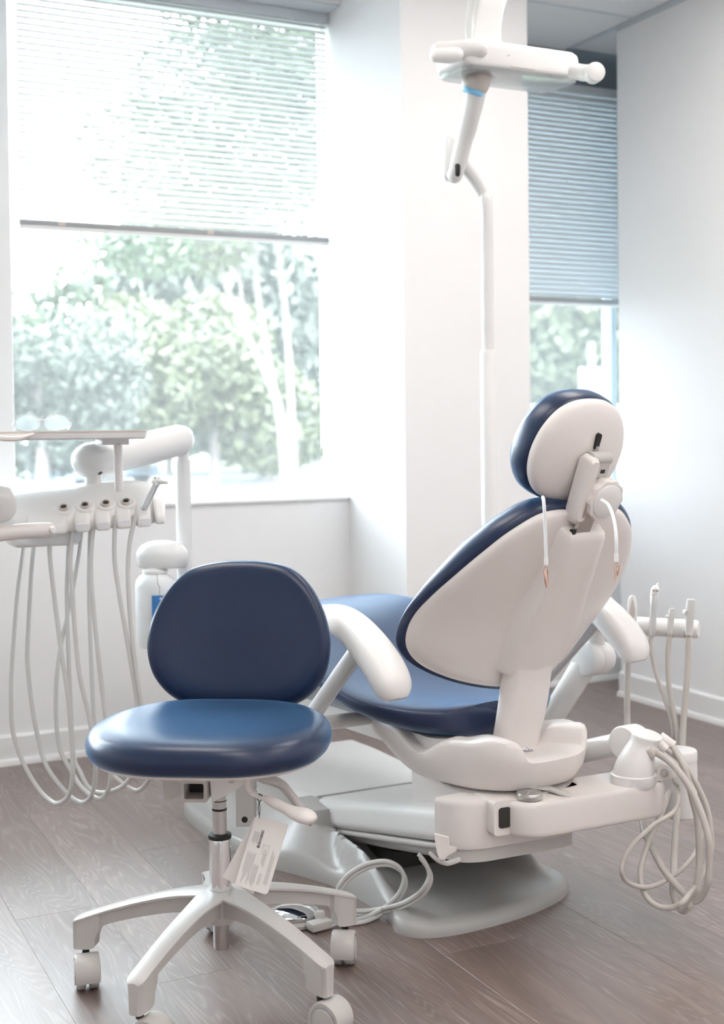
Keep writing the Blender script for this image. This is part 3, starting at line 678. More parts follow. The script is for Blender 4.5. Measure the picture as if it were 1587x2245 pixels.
# world headings of the casters (direction from wheel towards stem)
HEAD = [80, 132, 118, 58, 200]
casters = [cst]
for i in range(4):
    c = copy_part(cst, st)
    for chd in list(cst.children): copy_part(chd, c)
    casters.append(c)
for i, a in enumerate(ANG):
    la = math.radians(a) - SA
    legs[i].rotation_euler = (0, 0, la)
    hd = math.radians(HEAD[i]) - SA
    px, py = .264 * math.cos(la), .264 * math.sin(la)
    casters[i].location = (px - .020 * math.cos(hd), py - .020 * math.sin(hd), 0); casters[i].rotation_euler = (0, 0, hd); casters[i].scale = (1.1, 1.05, 1.1)
# levers
q = [PD(541, 1700, 2.30), PD(543, 1722, 2.295), PD(552, 1738, 2.29), PD(570, 1746, 2.285), PD(590, 1754, 2.28)]
lv = G().tube([sl3(p) for p in cat(q, 4)], .0048, 10).obj('height_lever', MT['warm'], st)
q = cat([(*PD(584, 1751, 2.28), .0075, .0085), (*PD(605, 1762, 2.275), .0095, .0105), (*PD(625, 1772, 2.27), .009, .011), (*PD(645, 1782, 2.265), .0105, .019), (*PD(665, 1788, 2.26), .0125, .023), (*PD(682, 1794, 2.255), .0105, .019), (*PD(691, 1797, 2.252), .005, .009)], 4)
g = G(); rs = []
for i, p in enumerate(q):
    c = sl3(p[:3]); a_, b_ = sl3(q[max(i - 1, 0)][:3]), sl3(q[min(i + 1, len(q) - 1)][:3]); t = (b_ - a_).normalized(); n_ = (Vector((0, 0, 1)) - t * t.z).normalized(); bb_ = t.cross(n_)
    rs.append([c + n_ * p[3] * math.sin(2 * math.pi * k / 18) + bb_ * p[4] * math.cos(2 * math.pi * k / 18) for k in range(18)])
g.loft(rs); g.obj('lever_paddle', MT['warm'], lv, 70)
q = cat([PD(578, 1706, 2.37), PD(610, 1716, 2.375), PD(628, 1732, 2.38), PD(655, 1768, 2.385), PD(676, 1800, 2.39)], 4)
G().tube([sl3(p) for p in q], [.017] * 8 + [.016] * 8 + [.011], 14, flat=(.55, 1), up=(0, 0, 1), round_end=True).obj('tilt_lever', MT['greyp'], st)

# ------------------------------------------------------------------ swing tag hanging on the stool lever
T0 = PD(568, 1752, 2.288)
tg = thing('swing_tag', 'pale folded paper tag with barcode hung from the stool lever on black string', 'tag', T0)
A_ = PD(561, 1787, 2.283); B_ = PD(628, 1822, 2.262); C_ = PD(597, 1980, 2.238)
ex = (B_ - A_); wdt = ex.length; ex.normalize(); ey = (C_ - B_); ey -= ex * ey.dot(ex); hgt = ey.length; ey.normalize(); 
# let the card hang as drawn: sheared rectangle would not be card; use true rectangle through corner A
D_ = PD(514, 1940, 2.243); ey = (D_ - A_); hgt = ey.length; ey.normalize(); ex = B_ - A_; ex -= ey * ex.dot(ey); ex.normalize(); wdt = .0625
nn = ex.cross(ey).normalized()
if nn.dot(CC - A_) < 0: nn = -nn
def card(a, b, h): return A_ + ex * a + ey * b + nn * h - T0
G().prism([(.004, 0), (wdt - .002, 0), (wdt, .002), (wdt, hgt - .004), (wdt - .004, hgt), (.002, hgt), (0, hgt - .002), (0, .004)], card, -.0004, .0003).obj('card', MT['paper'], tg, smooth=False)
# back leaf, opened by a few degrees
E_ = PD(488, 1922, 2.275); ey2 = (E_ - A_).normalized(); ex2 = PD(560, 1966, 2.27) - E_; ex2 -= ey2 * ex2.dot(ey2); ex2.normalize(); n2 = ex2.cross(ey2).normalized()
def card2(a, b, h): return A_ + ex2 * a + ey2 * b + n2 * h - T0
G().prism([(0, .004), (wdt, .004), (wdt, hgt), (0, hgt)], card2, -.0003, .0003).obj('card', MT['paper'], tg, smooth=False)
# printing: barcode, fine print columns, icon frame (a square code in the corner is left blank)
g = G()
x0 = .014
yb = .022
for k in range(30):
    wbar = random.choice((.0003, .0005, .0008)); g.box(card(.0215, yb + .0007 * k * 1.5, .0006), (.0052, wbar, .0002), rot=Matrix((ex, ey, nn)).transposed())
g.obj('barcode', MT['ink'], tg, smooth=False)
g = G(); RM = Matrix((ex, ey, nn)).transposed()
def line(a, b0, b1): g.box(card(a, (b0 + b1) / 2, .0006), (.00075, b1 - b0, .0002), rot=RM)
for k in range(5): line(.0075 + .0022 * k, .026 + .002 * (k % 2), .044 + .002 * (k % 3))
for k in range(7): line(.0065 + .0024 * k, .062 + .003 * (k % 2), .098 + .006 * ((k * 3) % 4))
for k in range(4): line(.0245 + .0024 * k, .080 + .002 * (k % 2), .112 + .003 * (k % 3))
for k in range(3): line(.0350 + .0024 * k, .058, .076 + .003 * k)
for k in range(2): line(.0385 + .003 * k, .092, .112)
for k in range(3): line(.050 + .0024 * k, .050 + .004 * k, .108)
for a0, a1, b in ((.030, .041, .044), (.030, .041, .060)): g.box(card((a0 + a1) / 2, b, .0006), (a1 - a0, .0004, .0002), rot=RM)
for a in (.030, .041): g.box(card(a, .052, .0006), (.0004, .016, .0002), rot=RM)
g.obj('fine_print', MT['inkl'], tg, smooth=False)
g = G()
for b, (da, db) in zip(range(3), ((0, 0), (.002, .003), (-.002, .003))): g.tube([card(.036 + da - .0015, .052 + db, .0006), card(.036 + da + .0015, .052 + db + .0012, .0006)], .0003, 5)
g.obj('symbol', MT['ink'], tg, smooth=False)
pz = PD(568, 1748, 2.285)
g = G(); g.tube([Vector(p) - T0 for p in cat([PD(569, 1741, 2.279), PD(575, 1747, 2.281), PD(570, 1757, 2.284), PD(565, 1752, 2.288), PD(566, 1744, 2.287)], 5, True)], .0009, 6, cyc=True)
g.tube([Vector(p) - T0 for p in cat([PD(568, 1756, 2.282), PD(566, 1775, 2.281), PD(569, 1789, 2.279)], 4)], .0007, 6)
g.tube([Vector(p) - T0 for p in cat([PD(568, 1756, 2.282), PD(570, 1772, 2.281), PD(568, 1794, 2.279)], 4)], .0007, 6)
g.obj('string', MT['black'], tg)
# ------------------------------------------------------------------ delivery unit (left)
DL = Vector(PD(395, 1800, 3.5)); DL.z = 0
du = thing('delivery_unit', 'white dental delivery unit with handpiece holders and looping grey hoses', 'delivery unit', DL)
def dl(u, v, d): return PD(u, v, d) - DL
HX = (CR * math.cos(math.radians(14)) + CF * math.sin(math.radians(14))); HX.z = 0; HX.normalize()
HX = (HX + Vector((0, 0, .055))).normalized(); HZ = (Vector((0, 0, 1)) - HX * HX.z).normalized(); HY = HZ.cross(HX)
HA = PD(205, 1105, 2.98)
def hd_(x, y, z): return HA + HX * x + HY * y + HZ * z - DL
# main body: a wedge whose deck slopes down towards the operator
prof_ = cat([(.170, .0), (.150, .036), (.10, .050), (.05, .046), (.015, .030), (-.012, .008), (-.030, -.016), (-.036, -.036), (-.028, -.052), (.02, -.056), (.10, -.052), (.155, -.036)], 4, True)
g = G(); rs = []
for x, k, cz in cat([(-.34, .80, .0), (-.26, .86, .0), (-.18, .95, .0), (-.10, 1.0, .0), (.0, 1.0, .0), (.08, .99, .0), (.125, .93, -.002), (.150, .78, -.006), (.163, .55, -.010), (.168, .25, -.012)], 4):
    rs.append([hd_(x, .07 + (a - .07) * k, -.004 + (b - .0) * k + cz) for a, b in prof_])
g.loft(rs); bd = g.obj('control_head', MT['white'], du, 70)
def tongue(name, xc, w0, dz=0.0):
    g = G(); rs = []
    for y, z0, z1, f_ in cat([(.01, -.050, .006, 1.0), (-.018, -.056, -.006, 1.0), (-.036, -.060, -.020, .98), (-.047, -.060, -.029, .93), (-.053, -.059, -.036, .84), (-.056, -.056, -.042, .66)], 3):
        w_ = w0 * f_; rs.append([hd_(xc + a, y, b + dz) for a, b in rrect(-w_, w_, z0, z1, min(.009, w_ * .6, (z1 - z0) * .45))])
    g.loft(rs); return g.obj(name, MT['white'], du, 60)
for i, xx in enumerate((-.030, .0165, .064, .110)):
    t = tongue('holder_tongue', xx, .0185)
    G().prism(rrect(-.0135, .0135, -.0555, -.041, .002), lambda a, b, h, xx=xx: hd_(xx + a, -.0535 - (b + .048) * .2 + h, b), -.0030, -.0012).obj('holder_plate', MT['cord'], t)
tongue('holder_tongue', .1475, .0125, .004)
tongue('holder_panel', -.108, .046, .0)
for i in range(4):
    (u_, v_) = ((139, 1113), (186, 1108), (232, 1104), (276, 1100))[i]
    c, nrm = hit(bd, u_, v_, Matrix.Translation(DL))
    if c is None: c, nrm = PD(u_, v_, 2.955) - DL, HZ
    axd = (HZ * .80 - HY * .6).normalized()
    cup = G().lathe([(.0225, -.004), (.0215, .0005), (.0185, .0015), (.0155, .0005), (.0125, -.002)], c, axd, 28).obj('holder_cup', MT['white'], du, 70)
    G().lathe([(.0105, -.006), (.0105, .004), (.0088, .0052), (.0074, .004), (.0074, -.004)], c, axd, 22).obj('cup_liner', MT['taupe'], cup)
    G().lathe([(.0073, -.002), (.0073, .0022)], c, axd, 18).obj('cup_bore', MT['dark'], cup)
# key pad pod at far left
g = G(); rs = []
for k, (sc_, h) in enumerate(((.3, .030), (.75, .029), (.93, .024), (1.0, .012), (1.0, -.006), (.93, -.018), (.7, -.022), (.3, -.022))):
    rs.append([PD(-14, 1104, 2.84) - DL + HX * (a * sc_) + (HZ * .9 - HY * .43).normalized() * (b * sc_) + (HY * -.9 - HZ * -.43 * -1).normalized() * h for a, b in superell(.050, .041, 2.6, 36)])
g.loft(rs); kp = g.obj('keypad', MT['white'], du, 70)
# front handle bar
g = G(); g.tube(cat([dl(-60, 1180, 2.80), dl(0, 1170, 2.82), dl(60, 1164, 2.84), dl(108, 1162, 2.86)], 4), [.0175] * 13, 18, round_end=True); hb = g.obj('handle', MT['warm'], du)
g = G(); c = dl(114, 1162, 2.85); g.lathe([(.0085, -.004), (.0085, .010), (.007, .013), (.003, .014)], c, -CF + CR * .6, 18); g.obj('handle_button', MT['white'], hb)
# underside junction
G().box(dl(95, 1172, 2.99), (.16, .10, .05), .015, 3).obj('junction_cover', MT['bottle'], du)
# tray with scooped handle, its stem and clamp
TZ = PD(150, 950, 2.9).z
tr = thing('instrument_tray', 'flat metal-edged white tray above the row of handpiece holders', 'tray', Vector((PD(160, 950, 2.88).x, PD(160, 950, 2.88).y, TZ)))
TO = tr.location.copy()
tx = Vector((HX.x, HX.y, 0)).normalized(); ty = Vector((-tx.y, tx.x, 0))
def tf(a, b, h): return tx * a + ty * b + _Z * h
oo = rrect(-.245, .160, -.09, .17, .02)
G().pad(oo, [(.96, -.014), (.985, -.011), (.997, -.002), (1, .0045), (.985, .0045), (.975, .001), (.5, .001)], tf).obj('tray_plate', MT['satin'], tr, 30)
G().pad(oo, [(1.0005, .0008), (1.004, .0030), (1.0005, .0052)], tf).obj('tray_rim', MT['taupe'], tr, 30)
g = G(); rs = []
for a, w_, z0, z1 in cat([(-.30, .020, -.006, .003), (-.24, .022, -.006, .003), (-.185, .024, -.007, .002), (-.150, .022, -.015, -.003), (-.115, .020, -.015, -.004), (-.095, .015, -.008, .0), (-.085, .008, -.003, .002)], 4):
    rs.append([tf(a, -.105 + p, q) for p, q in rrect(-w_, w_, z0, z1, .004)])
g.loft(rs); g.obj('tray_grip', MT['warm'], tr)
c = PD(258, 965, 2.90)
G().box(dl(246, 968, 2.92), (.062, .06, .015), .002, 2).obj('tray_clamp', MT['white'], du)
g = G(); p = dl(258, 972, 2.90); p2 = dl(261, 1075, 2.93); g.tube([p, p2], .0098, 16); g.obj('tray_stem', MT['white'], du)
# flexible arm: fat round tube from the post to above the head
q = [dl(196, 1010, 3.06), dl(230, 1003, 3.12), dl(330, 981, 3.3), dl(392, 965, 3.44)]
g = G(); g.tube(cat(q, 4), [.043] * 5 + [.043] * 4 + [.042] * 4, 28, round_end=True); fa = g.obj('flex_arm', MT['satin'], du, 60)
g = G(); g.tube([dl(205, 1020, 3.06), dl(205, 1070, 3.06)], .020, 20); g.obj('arm_neck', MT['satin'], du)
g = G(); g.tube([dl(217, 1039, 3.02), dl(222, 1036, 3.03)], .003, 10); g.obj('arm_screw', MT['black'], fa)
# vertical post
pt_, pb_ = dl(400, 985, 3.46), dl(401, 1010, 3.46)
g = G(); g.tube([pt_, pb_], .0165, 20); g.obj('post_pin', MT['satin'], du)
pz0 = dl(401, 1008, 3.46); pz1 = Vector((pz0.x, pz0.y, .30))
g = G(); g.tube([pz0, pz1], .0205, 24); g.obj('post', MT['satin'], du)
g = G(); tgt = Vector((1.22, 3.20, .10)) - DL; g.tube(cat([pz1 + Vector((0, 0, .01)), pz1 + Vector((.03, .01, -.08)), (pz1 + tgt) / 2 + Vector((0, 0, -.05)), tgt], 6), .021, 18); g.obj('post_foot', MT['satin'], du)
# bottle bracket (domed) and water bottle
bc = dl(356, 1215, 3.40)
g = G(); rs = []
for h, s_ in ((-.034, .90), (-.030, .97), (.0, 1.0), (.008, .97), (.022, .82), (.031, .6), (.036, .3)): rs.append([bc + CR * (a * s_) + _F0 * (b * s_) + _Z * h for a, b in superell(.069, .05, 2.2, 40)])
g.loft(rs); g.obj('bottle_bracket', MT['satin'], du, 60)
WB = PD(340, 1255, 3.38); WB.z -= .20
wb = thing('water_bottle', 'milky white water bottle hanging from the delivery post behind the stool', 'bottle', WB)
G().lathe([(.02, 0), (.046, .004), (.051, .02), (.0525, .12), (.053, .165), (.050, .180), (.040, .192), (.031, .197), (.030, .199)], (0, 0, 0), (0, 0, 1), 36).obj('bottle_body', MT['bottle'], wb)
G().lathe([(.030, .198), (.034, .200), (.034, .206), (.024, .214), (.022, .232)], (0, 0, 0), (0, 0, 1), 30).obj('bottle_collar', MT['white'], wb)
BTG = PD(343, 1258, 3.325)
bt = thing('bottle_tag', 'blue square card hanging by a thread in front of the water bottle', 'tag', BTG)
g = G(); g.tube([Vector(p) - BTG for p in cat([PD(344, 1259, 3.325), PD(346, 1280, 3.322), PD(350, 1288, 3.322), PD(350, 1306, 3.322)], 4)], .0006, 6); g.obj('thread', MT['black'], bt)
c = PD(356, 1340, 3.322) - BTG
G().box(c, (.054, .0008, .082), rot=Matrix.Rotation(-YAW, 3, 'Z')).obj('card', MT['bluetag'], bt, smooth=False)
G().lathe([(.0035, 0), (.0035, .0006)], c + Vector((-.004, -.0012, .033)), -_F0, 16).obj('eyelet', MT['cord'], bt)
# ---- hoses
def loop(name, pts, dep, r, matn, par, org, corr=None, n=8):
    """pts: (u,v) picks with a depth track -> smooth tube; corr: corrugation pitch in metres"""
    m = len(pts)
    P = [PD(u, v, d) - org for (u, v), d in zip(pts, dep)]
    if corr:
        C_ = [Vector(p) for p in cat(P, 14)]
        L_ = [0.0]
        for a, b in zip(C_[:-1], C_[1:]): L_.append(L_[-1] + (b - a).length)
        step = corr / 2; k = int(L_[-1] / step); out = []; rad = []; j = 0
        for i in range(k + 1):
            s_ = i * step
            while j < len(L_) - 2 and L_[j + 1] < s_: j += 1
            t = (s_ - L_[j]) / max(1e-9, L_[j + 1] - L_[j]); out.append(C_[j].lerp(C_[j + 1], t)); rad.append(r * (1.05 if i % 2 else .95))
        return G().tube(out, rad, 12).obj(name, matn, par, 80)
    return G().tube(cat(P, n), r, 12).obj(name, matn, par, 80)
def dtrack(pts, marks):
    """piecewise-linear depth along the index"""
    out = []
    for i in range(len(pts)):
        for (a, da), (b, db) in zip(marks[:-1], marks[1:]):
            if a <= i <= b: out.append(lerp(da, db, (i - a) / (b - a))); break
    return out
HOSES = [
 [(52, 1150), (52, 1182), (46, 1235), (38, 1300), (30, 1400), (25, 1476), (24, 1527), (28, 1602), (50, 1670), (83, 1728), (111, 1756), (128, 1761), (149, 1746), (159, 1703), (157, 1628), (149, 1527), (134, 1426), (118, 1300), (109, 1215), (112, 1150)],
 [(78, 1150), (75, 1185), (70, 1235), (66, 1300), (60, 1426), (62, 1476), (71, 1552), (83, 1615), (101, 1678), (141, 1733), (176, 1759), (199, 1746), (209, 1703), (207, 1640), (194, 1565), (174, 1476), (163, 1370), (159, 1300), (154, 1230), (162, 1140)],
 [(178, 1150), (178, 1165), (170, 1230), (150, 1340), (138, 1390), (127, 1460), (123, 1514), (123, 1577), (131, 1640), (156, 1690), (181, 1728), (214, 1751), (234, 1738), (243, 1703), (242, 1640), (229, 1552), (214, 1426), (202, 1300), (199, 1230), (206, 1135)],
 [(152, 1150), (151, 1170), (148, 1235), (146, 1300), (149, 1400), (154, 1527), (161, 1653), (176, 1693), (194, 1726), (222, 1738), (265, 1726), (292, 1693), (302, 1640), (300, 1542), (278, 1400), (261, 1300), (251, 1220), (253, 1130)],
 [(198, 1140), (196, 1200), (195, 1300), (199, 1426), (205, 1565), (212, 1620), (227, 1665), (252, 1703), (295, 1733), (318, 1721), (328, 1698), (326, 1640), (309, 1542), (292, 1420), (282, 1300), (281, 1230), (286, 1180), (298, 1130)]]
for i, h in enumerate(HOSES[:4]):
    n = len(h) - 1
    loop('handpiece_hose', h, dtrack(h, [(0, 3.10), (n * .45, 3.06), (n * .68, 2.95), (n, 2.955)]), .0054, MT['hose'], du, DL)
# air-water syringe parked in the fifth holder
SY = PD(318, 1105, 2.955)
sy = thing('air_water_syringe', 'metal air-water syringe standing in the rightmost holder of the delivery head', 'syringe', SY)
q = [PD(316, 1112, 2.955) - SY, PD(330, 1084, 2.955) - SY, PD(341, 1062, 2.955) - SY]
G().tube(cat(q, 4), [.0085] * 4 + [.008] * 4 + [.0092], 16, round_end=True).obj('syringe_body', MT['alu'], sy)
q = [PD(340, 1056, 2.955) - SY, PD(349, 1054, 2.955) - SY, PD(357, 1056, 2.95) - SY, PD(365, 1057, 2.945) - SY]
G().tube(q, [.0085, .0085, .0050, .0042], 14, round_end=True).obj('syringe_head', MT['satin'], sy)
G().tube([PD(365, 1057, 2.945) - SY, PD(367, 1057, 2.943) - SY], .0022, 10).obj('nozzle', MT['black'], sy)
for a in (0, 1): G().lathe([(.0032, 0), (.0034, .003), (.002, .004)], PD(340 + 7 * a, 1049 + a, 2.952) - SY, (0, 0, 1), 12).obj('button', MT['steel'], sy)
h = HOSES[4]; n = len(h) - 1
loop('hose', h, dtrack(h, [(0, 3.10), (n * .45, 3.06), (n * .68, 2.95), (n, 2.955)]), .0054, MT['hose'], sy, SY)

# clear safety glasses lying on the tray
GO = PD(92, 936, 2.83); GO.z = TZ + .0085
gl = thing('safety_glasses', 'clear plastic safety glasses lying on the instrument tray', 'glasses', GO)
GX = tx; GY = ty
for sg in (-1, 1):
    lo = cat([(.006, .004), (.008, .020), (.022, .0275), (.042, .0275), (.056, .018), (.058, .004), (.044, -.004), (.02, -.006)], 4, True)
    G().pad([(a * sg, b) for a, b in lo], [(1, -.0007), (1, .0007), (.6, .0007 + .001)], lambda a, b, h: GX * a + GY * (h + 2.2 * a * a) + _Z * (b + .004)).obj('lens', MT['clear'], gl, 40)
    g = G(); g.tube([GX * (a * sg) + GY * (2.2 * a * a) + _Z * (b + .004) for a, b in lo], .0011, 6, cyc=True); g.obj('lens_rim', MT['cord'], gl)
    g = G(); g.tube(cat([GX * (.058 * sg) + GY * .0075 + _Z * .014, GX * (.064 * sg) + GY * .03 + _Z * .013, GX * (.063 * sg) + GY * .09 + _Z * .008, GX * (.058 * sg) + GY * .12 + _Z * .001], 5), .0016, 6, flat=(1.6, .7)); g.obj('temple', MT['clear'], gl)
g = G(); g.tube(cat([GX * -.009 + _Z * .018, GX * 0 + _Z * .023 - GY * .001, GX * .009 + _Z * .018], 4), .0013, 6); g.obj('bridge', MT['cord'], gl)
# ------------------------------------------------------------------ operatory light on its pole
LP = PD(1072, 1000, 3.5); LP.z = 0
ol_ = thing('operatory_light', 'white overhead dental light on a tall slim pole beside the column', 'dental light', LP)
def lp(u, v, d): return PD(u, v, d) - LP
G().lathe([(.06, 0), (.06, .008), (.052, .014), (.026, .016)], (0, 0, 0), (0, 0, 1), 32).obj('pole_flange', MT['satin'], ol_)
zs = lp(1072, 772, 3.5).z
G().lathe([(.0215, .01), (.0215, zs), (.0195, zs + .004)], (0, 0, 0), (0, 0, 1), 24).obj('pole_sleeve', MT['satin'], ol_)
zt = lp(1068, 455, 3.5).z
q = [Vector((0, 0, zs - .05)), Vector((0, 0, (zs + zt) / 2)), Vector((0, 0, zt)), lp(1061, 430, 3.5), lp(1046, 402, 3.49), lp(1028, 378, 3.47), lp(1008, 352, 3.45), lp(998, 340, 3.44)]
G().tube(cat(q, 5), [.0165] * 36, 20).obj('pole', MT['satin'], ol_)
# vertical pivot housing
q = [lp(990, 312, 3.43), lp(988, 345, 3.43), lp(986, 382, 3.43)]
G().tube(q, [.020, .021, .0205], 20, flat=(1.0, .9), round_end=True).obj('pivot_housing', MT['satin'], ol_, 60)
# counterbalanced arm
q = [lp(997, 385, 3.36), lp(1003, 366, 3.35), lp(1018, 305, 3.32), lp(1032, 250, 3.28), lp(1043, 200, 3.25)]
arm_ = G().tube(cat(q, 4), [.0205] * 5 + [.022] * 4 + [.0245] * 4 + [.026] * 4, 24, round_end=True).obj('balance_arm', MT['satin'], ol_, 60)
g = G(); ce_ = lp(1003, 373, 3.325); g.tube([ce_ + Vector((0, 0, -.010)), ce_ + Vector((0, 0, .010))], [.007, .0075], 12, round_end=True); g.obj('arm_socket', MT['black'], arm_)
# knuckle with blue band
KA = (lp(1043, 180, 3.24) - lp(1034, 206, 3.245)).normalized()
G().lathe([(.028, -.018), (.034, -.012), (.036, .004), (.036, .030), (.030, .042)], lp(1043, 183, 3.24), KA, 30).obj('knuckle', MT['taupe'], ol_)
G().lathe([(.022, -.030), (.027, -.027), (.029, -.019), (.027, -.015)], lp(1043, 183, 3.24), KA, 30).obj('knuckle_band', MT['bluering'], ol_)
# head
HP0, HP1 = lp(1035, 118, 3.14), lp(1270, 150, 3.34)
ha = (HP1 - HP0); HL = ha.length; ha.normalize(); hz_ = (Vector((0, 0, 1)) - ha * ha.z).normalized(); hb_ = hz_.cross(ha).normalized()
def hf(a, b, h): return HP0 + ha * a + hb_ * b + hz_ * h
out = rrect(-.03, HL, -.015, .125, .03, 6)
G().pad(out, [(.90, -.030), (.975, -.027), (.995, -.020), (1, -.010), (1, .018), (.985, .028), (.93, .035), (.7, .038), (.4, .039)], hf).obj('lamp_head', MT['satin'], ol_, 60)
G().pad(out, [(.93, -.040), (.955, -.037), (.96, -.026), (.94, -.026), (.92, -.037)], lambda a, b, h: hf(a + .0, b, h)).obj('lamp_shield', MT['lens'], ol_, 40)
sl2 = rrect(.11, .19, -.0165, -.0145, .0008, 2)
G().prism(sl2, hf, -.0245, -.0225).obj('shield_slot', MT['taupe'], ol_, smooth=False)
G().bb((-.004, -.001, -.001), (.004, .001, .001)).obj('status_mark', MT['cord'], ol_, smooth=False).location = hf(.105, -.0155, .004)
# handles
q = [lp(962, 110, 3.12), lp(990, 110, 3.125), lp(1020, 107, 3.13), lp(1052, 108, 3.135)]
hl_ = G().tube(q, [.021, .0225, .0225, .0215], 22, round_end=True).obj('handle', MT['satin'], ol_, 60)
q = [lp(957, 122, 3.10), lp(985, 122, 3.105), lp(1000, 120, 3.11)]
G().tube(q, [.017, .019, .018], 18, round_end=True).obj('handle_sleeve', MT['white'], hl_, 60)
q = [lp(1255, 155, 3.28), lp(1280, 160, 3.26), lp(1294, 160, 3.22)]
hr_ = G().tube(q, [.020, .021, .021], 20).obj('handle', MT['satin'], ol_, 60)
c = lp(1304, 159, 3.19); dd = (-CF + CR * .25).normalized()
G().lathe([(.021, -.022), (.0245, -.018), (.0250, .004), (.0235, .010), (.018, .012)], c, dd, 26).obj('handle_cap', MT['satin'], hr_, 50)
# yoke rising out of the head
g = G(); rs = []
for u0, u1, v, d in cat([(1033, 1100, 100, 3.22), (1037, 1098, 70, 3.23), (1043, 1101, 40, 3.24), (1050, 1108, 10, 3.25), (1056, 1120, -20, 3.27), (1060, 1140, -45, 3.30), (1062, 1180, -70, 3.36)], 4):
    a, b = lp(u0, v, d), lp(u1, v, d); n_ = _F0
    e = (b - a); L_ = e.length; e.normalize()
    rs.append([a + e * p + n_ * q_ for p, q_ in rrect(0, L_, -.006, .014, .006)])
g.loft(rs); g.obj('yoke', MT['white'], ol_, 60)
g = G(); g.tube(cat([lp(1062, -60, 3.30), lp(1040, -20, 3.34), lp(1030, 60, 3.34), lp(1038, 150, 3.30), lp(1043, 180, 3.26)], 5), .012, 14); g.obj('yoke_link', MT['satin'], ol_)
# ------------------------------------------------------------------ assistant's instrument arm (right)
AO = Vector((1.45, 2.19, .23))
aa = thing('assistant_arm', 'white assistant instrument arm with holder bar and vacuum canister beside the chair', 'instrument arm', AO)
def al(u, v, d): return PD(u, v, d) - AO
def aw(x, y, z): return Vector((x, y, z)) - AO
ol2 = cat([(1.386, 2.19), (1.392, 2.155), (1.415, 2.132), (1.455, 2.125), (1.60, 2.125), (1.72, 2.125), (1.752, 2.132), (1.766, 2.155), (1.768, 2.19), (1.766, 2.225), (1.752, 2.246), (1.72, 2.252), (1.60, 2.252), (1.455, 2.252), (1.41, 2.245), (1.392, 2.225)], 4, True)
G().pad(ol2, [(.95, .228), (.985, .231), (1, .239), (1, .287), (.99, .294), (.96, .298), (.5, .298)], aw).obj('swing_arm', MT['warm'], aa, 60)
c = PZ(1160, 1749, .301)
kb = G().lathe([(.026, 0), (.0265, .004), (.0265, .0095), (.025, .012), (.018, .0125), (.010, .0145), (.003, .0155)], c - AO, (0, 0, 1), 32).obj('pivot_knob', MT['steel'], aa)
G().lathe([(.0035, .015), (.0035, .017)], c - AO, (0, 0, 1), 12).obj('knob_screw', MT['steel'], kb)
# manifold cone
b0 = PZ(1389, 1711, .300) - AO; t0 = PD(1419, 1609, 2.715) - AO; ax = (t0 - b0); HT_ = ax.length; ax.normalize()
G().lathe([(.046, -.004), (.0485, 0), (.0485, .019), (.046, .021)], b0 + Vector((0, 0, -.004)), (0, 0, 1), 36).obj('manifold_ring', MT['white'], aa)
rs = []; g = G()
for f_, r in cat([(.0, .044), (.16, .0425), (.36, .0385), (.55, .0335), (.72, .0300), (.84, .0300), (.93, .0320), (.985, .0330), (1.0, .0315)], 3):
    cc_ = b0 + Vector((0, 0, .016)) + (t0 - b0 - Vector((0, 0, .016))) * f_ + Vector((.006 * math.sin(math.pi * f_), 0, 0)) * -1
    dirn = Vector((0, 0, 1)).lerp(Vector((.10, -.22, 1)).normalized(), f_).normalized(); u_ = dirn.cross(Vector((0, 1, 0))).normalized(); w_ = dirn.cross(u_)
    rs.append([cc_ + (u_ * math.cos(2 * math.pi * k / 32) + w_ * math.sin(2 * math.pi * k / 32)) * r for k in range(32)])
g.loft(rs); g.obj('vacuum_manifold', MT['white'], aa, 50)
# horizontal feed tube with its round end housing
q = [al(1215, 1662, 2.90), al(1290, 1645, 2.83), al(1352, 1632, 2.78)]
G().tube(q, .0245, 22).obj('feed_tube', MT['satin'], aa)
dc = al(1368, 1628, 2.735); dx = (-CR * .72 - CF * .70 + Vector((0, 0, .05))).normalized()
G().lathe([(.034, -.050), (.0355, -.045), (.0355, .004), (.033, .0085), (.024, .010)], dc, dx, 34).obj('end_housing', MT['white'], aa, 50)
# nozzles
NOZ = [(1412, 1640, 1437, 1656, 2.69), (1440, 1628, 1460, 1645, 2.715), (1452, 1618, 1476, 1636, 2.735)]
for i, (u0, v0, u1, v1, d) in enumerate(NOZ):
    r = (.0155, .0115, .0115)[i]
    a, b = al(u0 - 6, v0 - 4, d + .01), al(u1, v1, d)
    m_ = a.lerp(b, .45)
    nz = G().tube([a, m_], [r * .95, r], 18).obj('nozzle', MT['white'], aa)
    G().tube([m_, b], [r * 1.0, r * .98], 18).obj('nozzle_sleeve', MT['hoseb'] if i == 0 else MT['warm'], nz)
# solids canister behind the manifold
cb = PD(1488, 1643, 2.86) - AO
cn = G().lathe([(.034, -.150), (.038, -.146), (.0405, -.06), (.0395, -.0255), (.0395, -.024)], cb, (0, 0, 1), 34).obj('canister', MT['white'], aa)
G().lathe([(.0395, -.0235), (.0402, -.021), (.0402, -.003), (.038, .0), (.020, .001)], cb, (0, 0, 1), 34).obj('canister_lid', MT['white'], cn, 50)
G().tube([al(1420, 1676, 2.80), al(1445, 1674, 2.80), al(1462, 1688, 2.80)], [.014, .017, .013], 16, flat=(1, .7), round_end=True).obj('canister_bracket', MT['satin'], aa, 60)
bp_ = [(1441, 1683), (1452, 1675), (1466, 1680), (1485, 1704), (1470, 1707), (1440, 1712)]
g = G(); g.loft([[al(u, v, d) for u, v in bp_] for d in (2.70, 2.712)]); br = g.obj('clamp_plate', MT['warm'], aa, 30)
G().lathe([(.0085, 0), (.0088, .005), (.0075, .008), (.004, .0082), (.0035, .006)], al(1456, 1694, 2.70), -CF, 20).obj('clamp_bolt', MT['steel'], br)
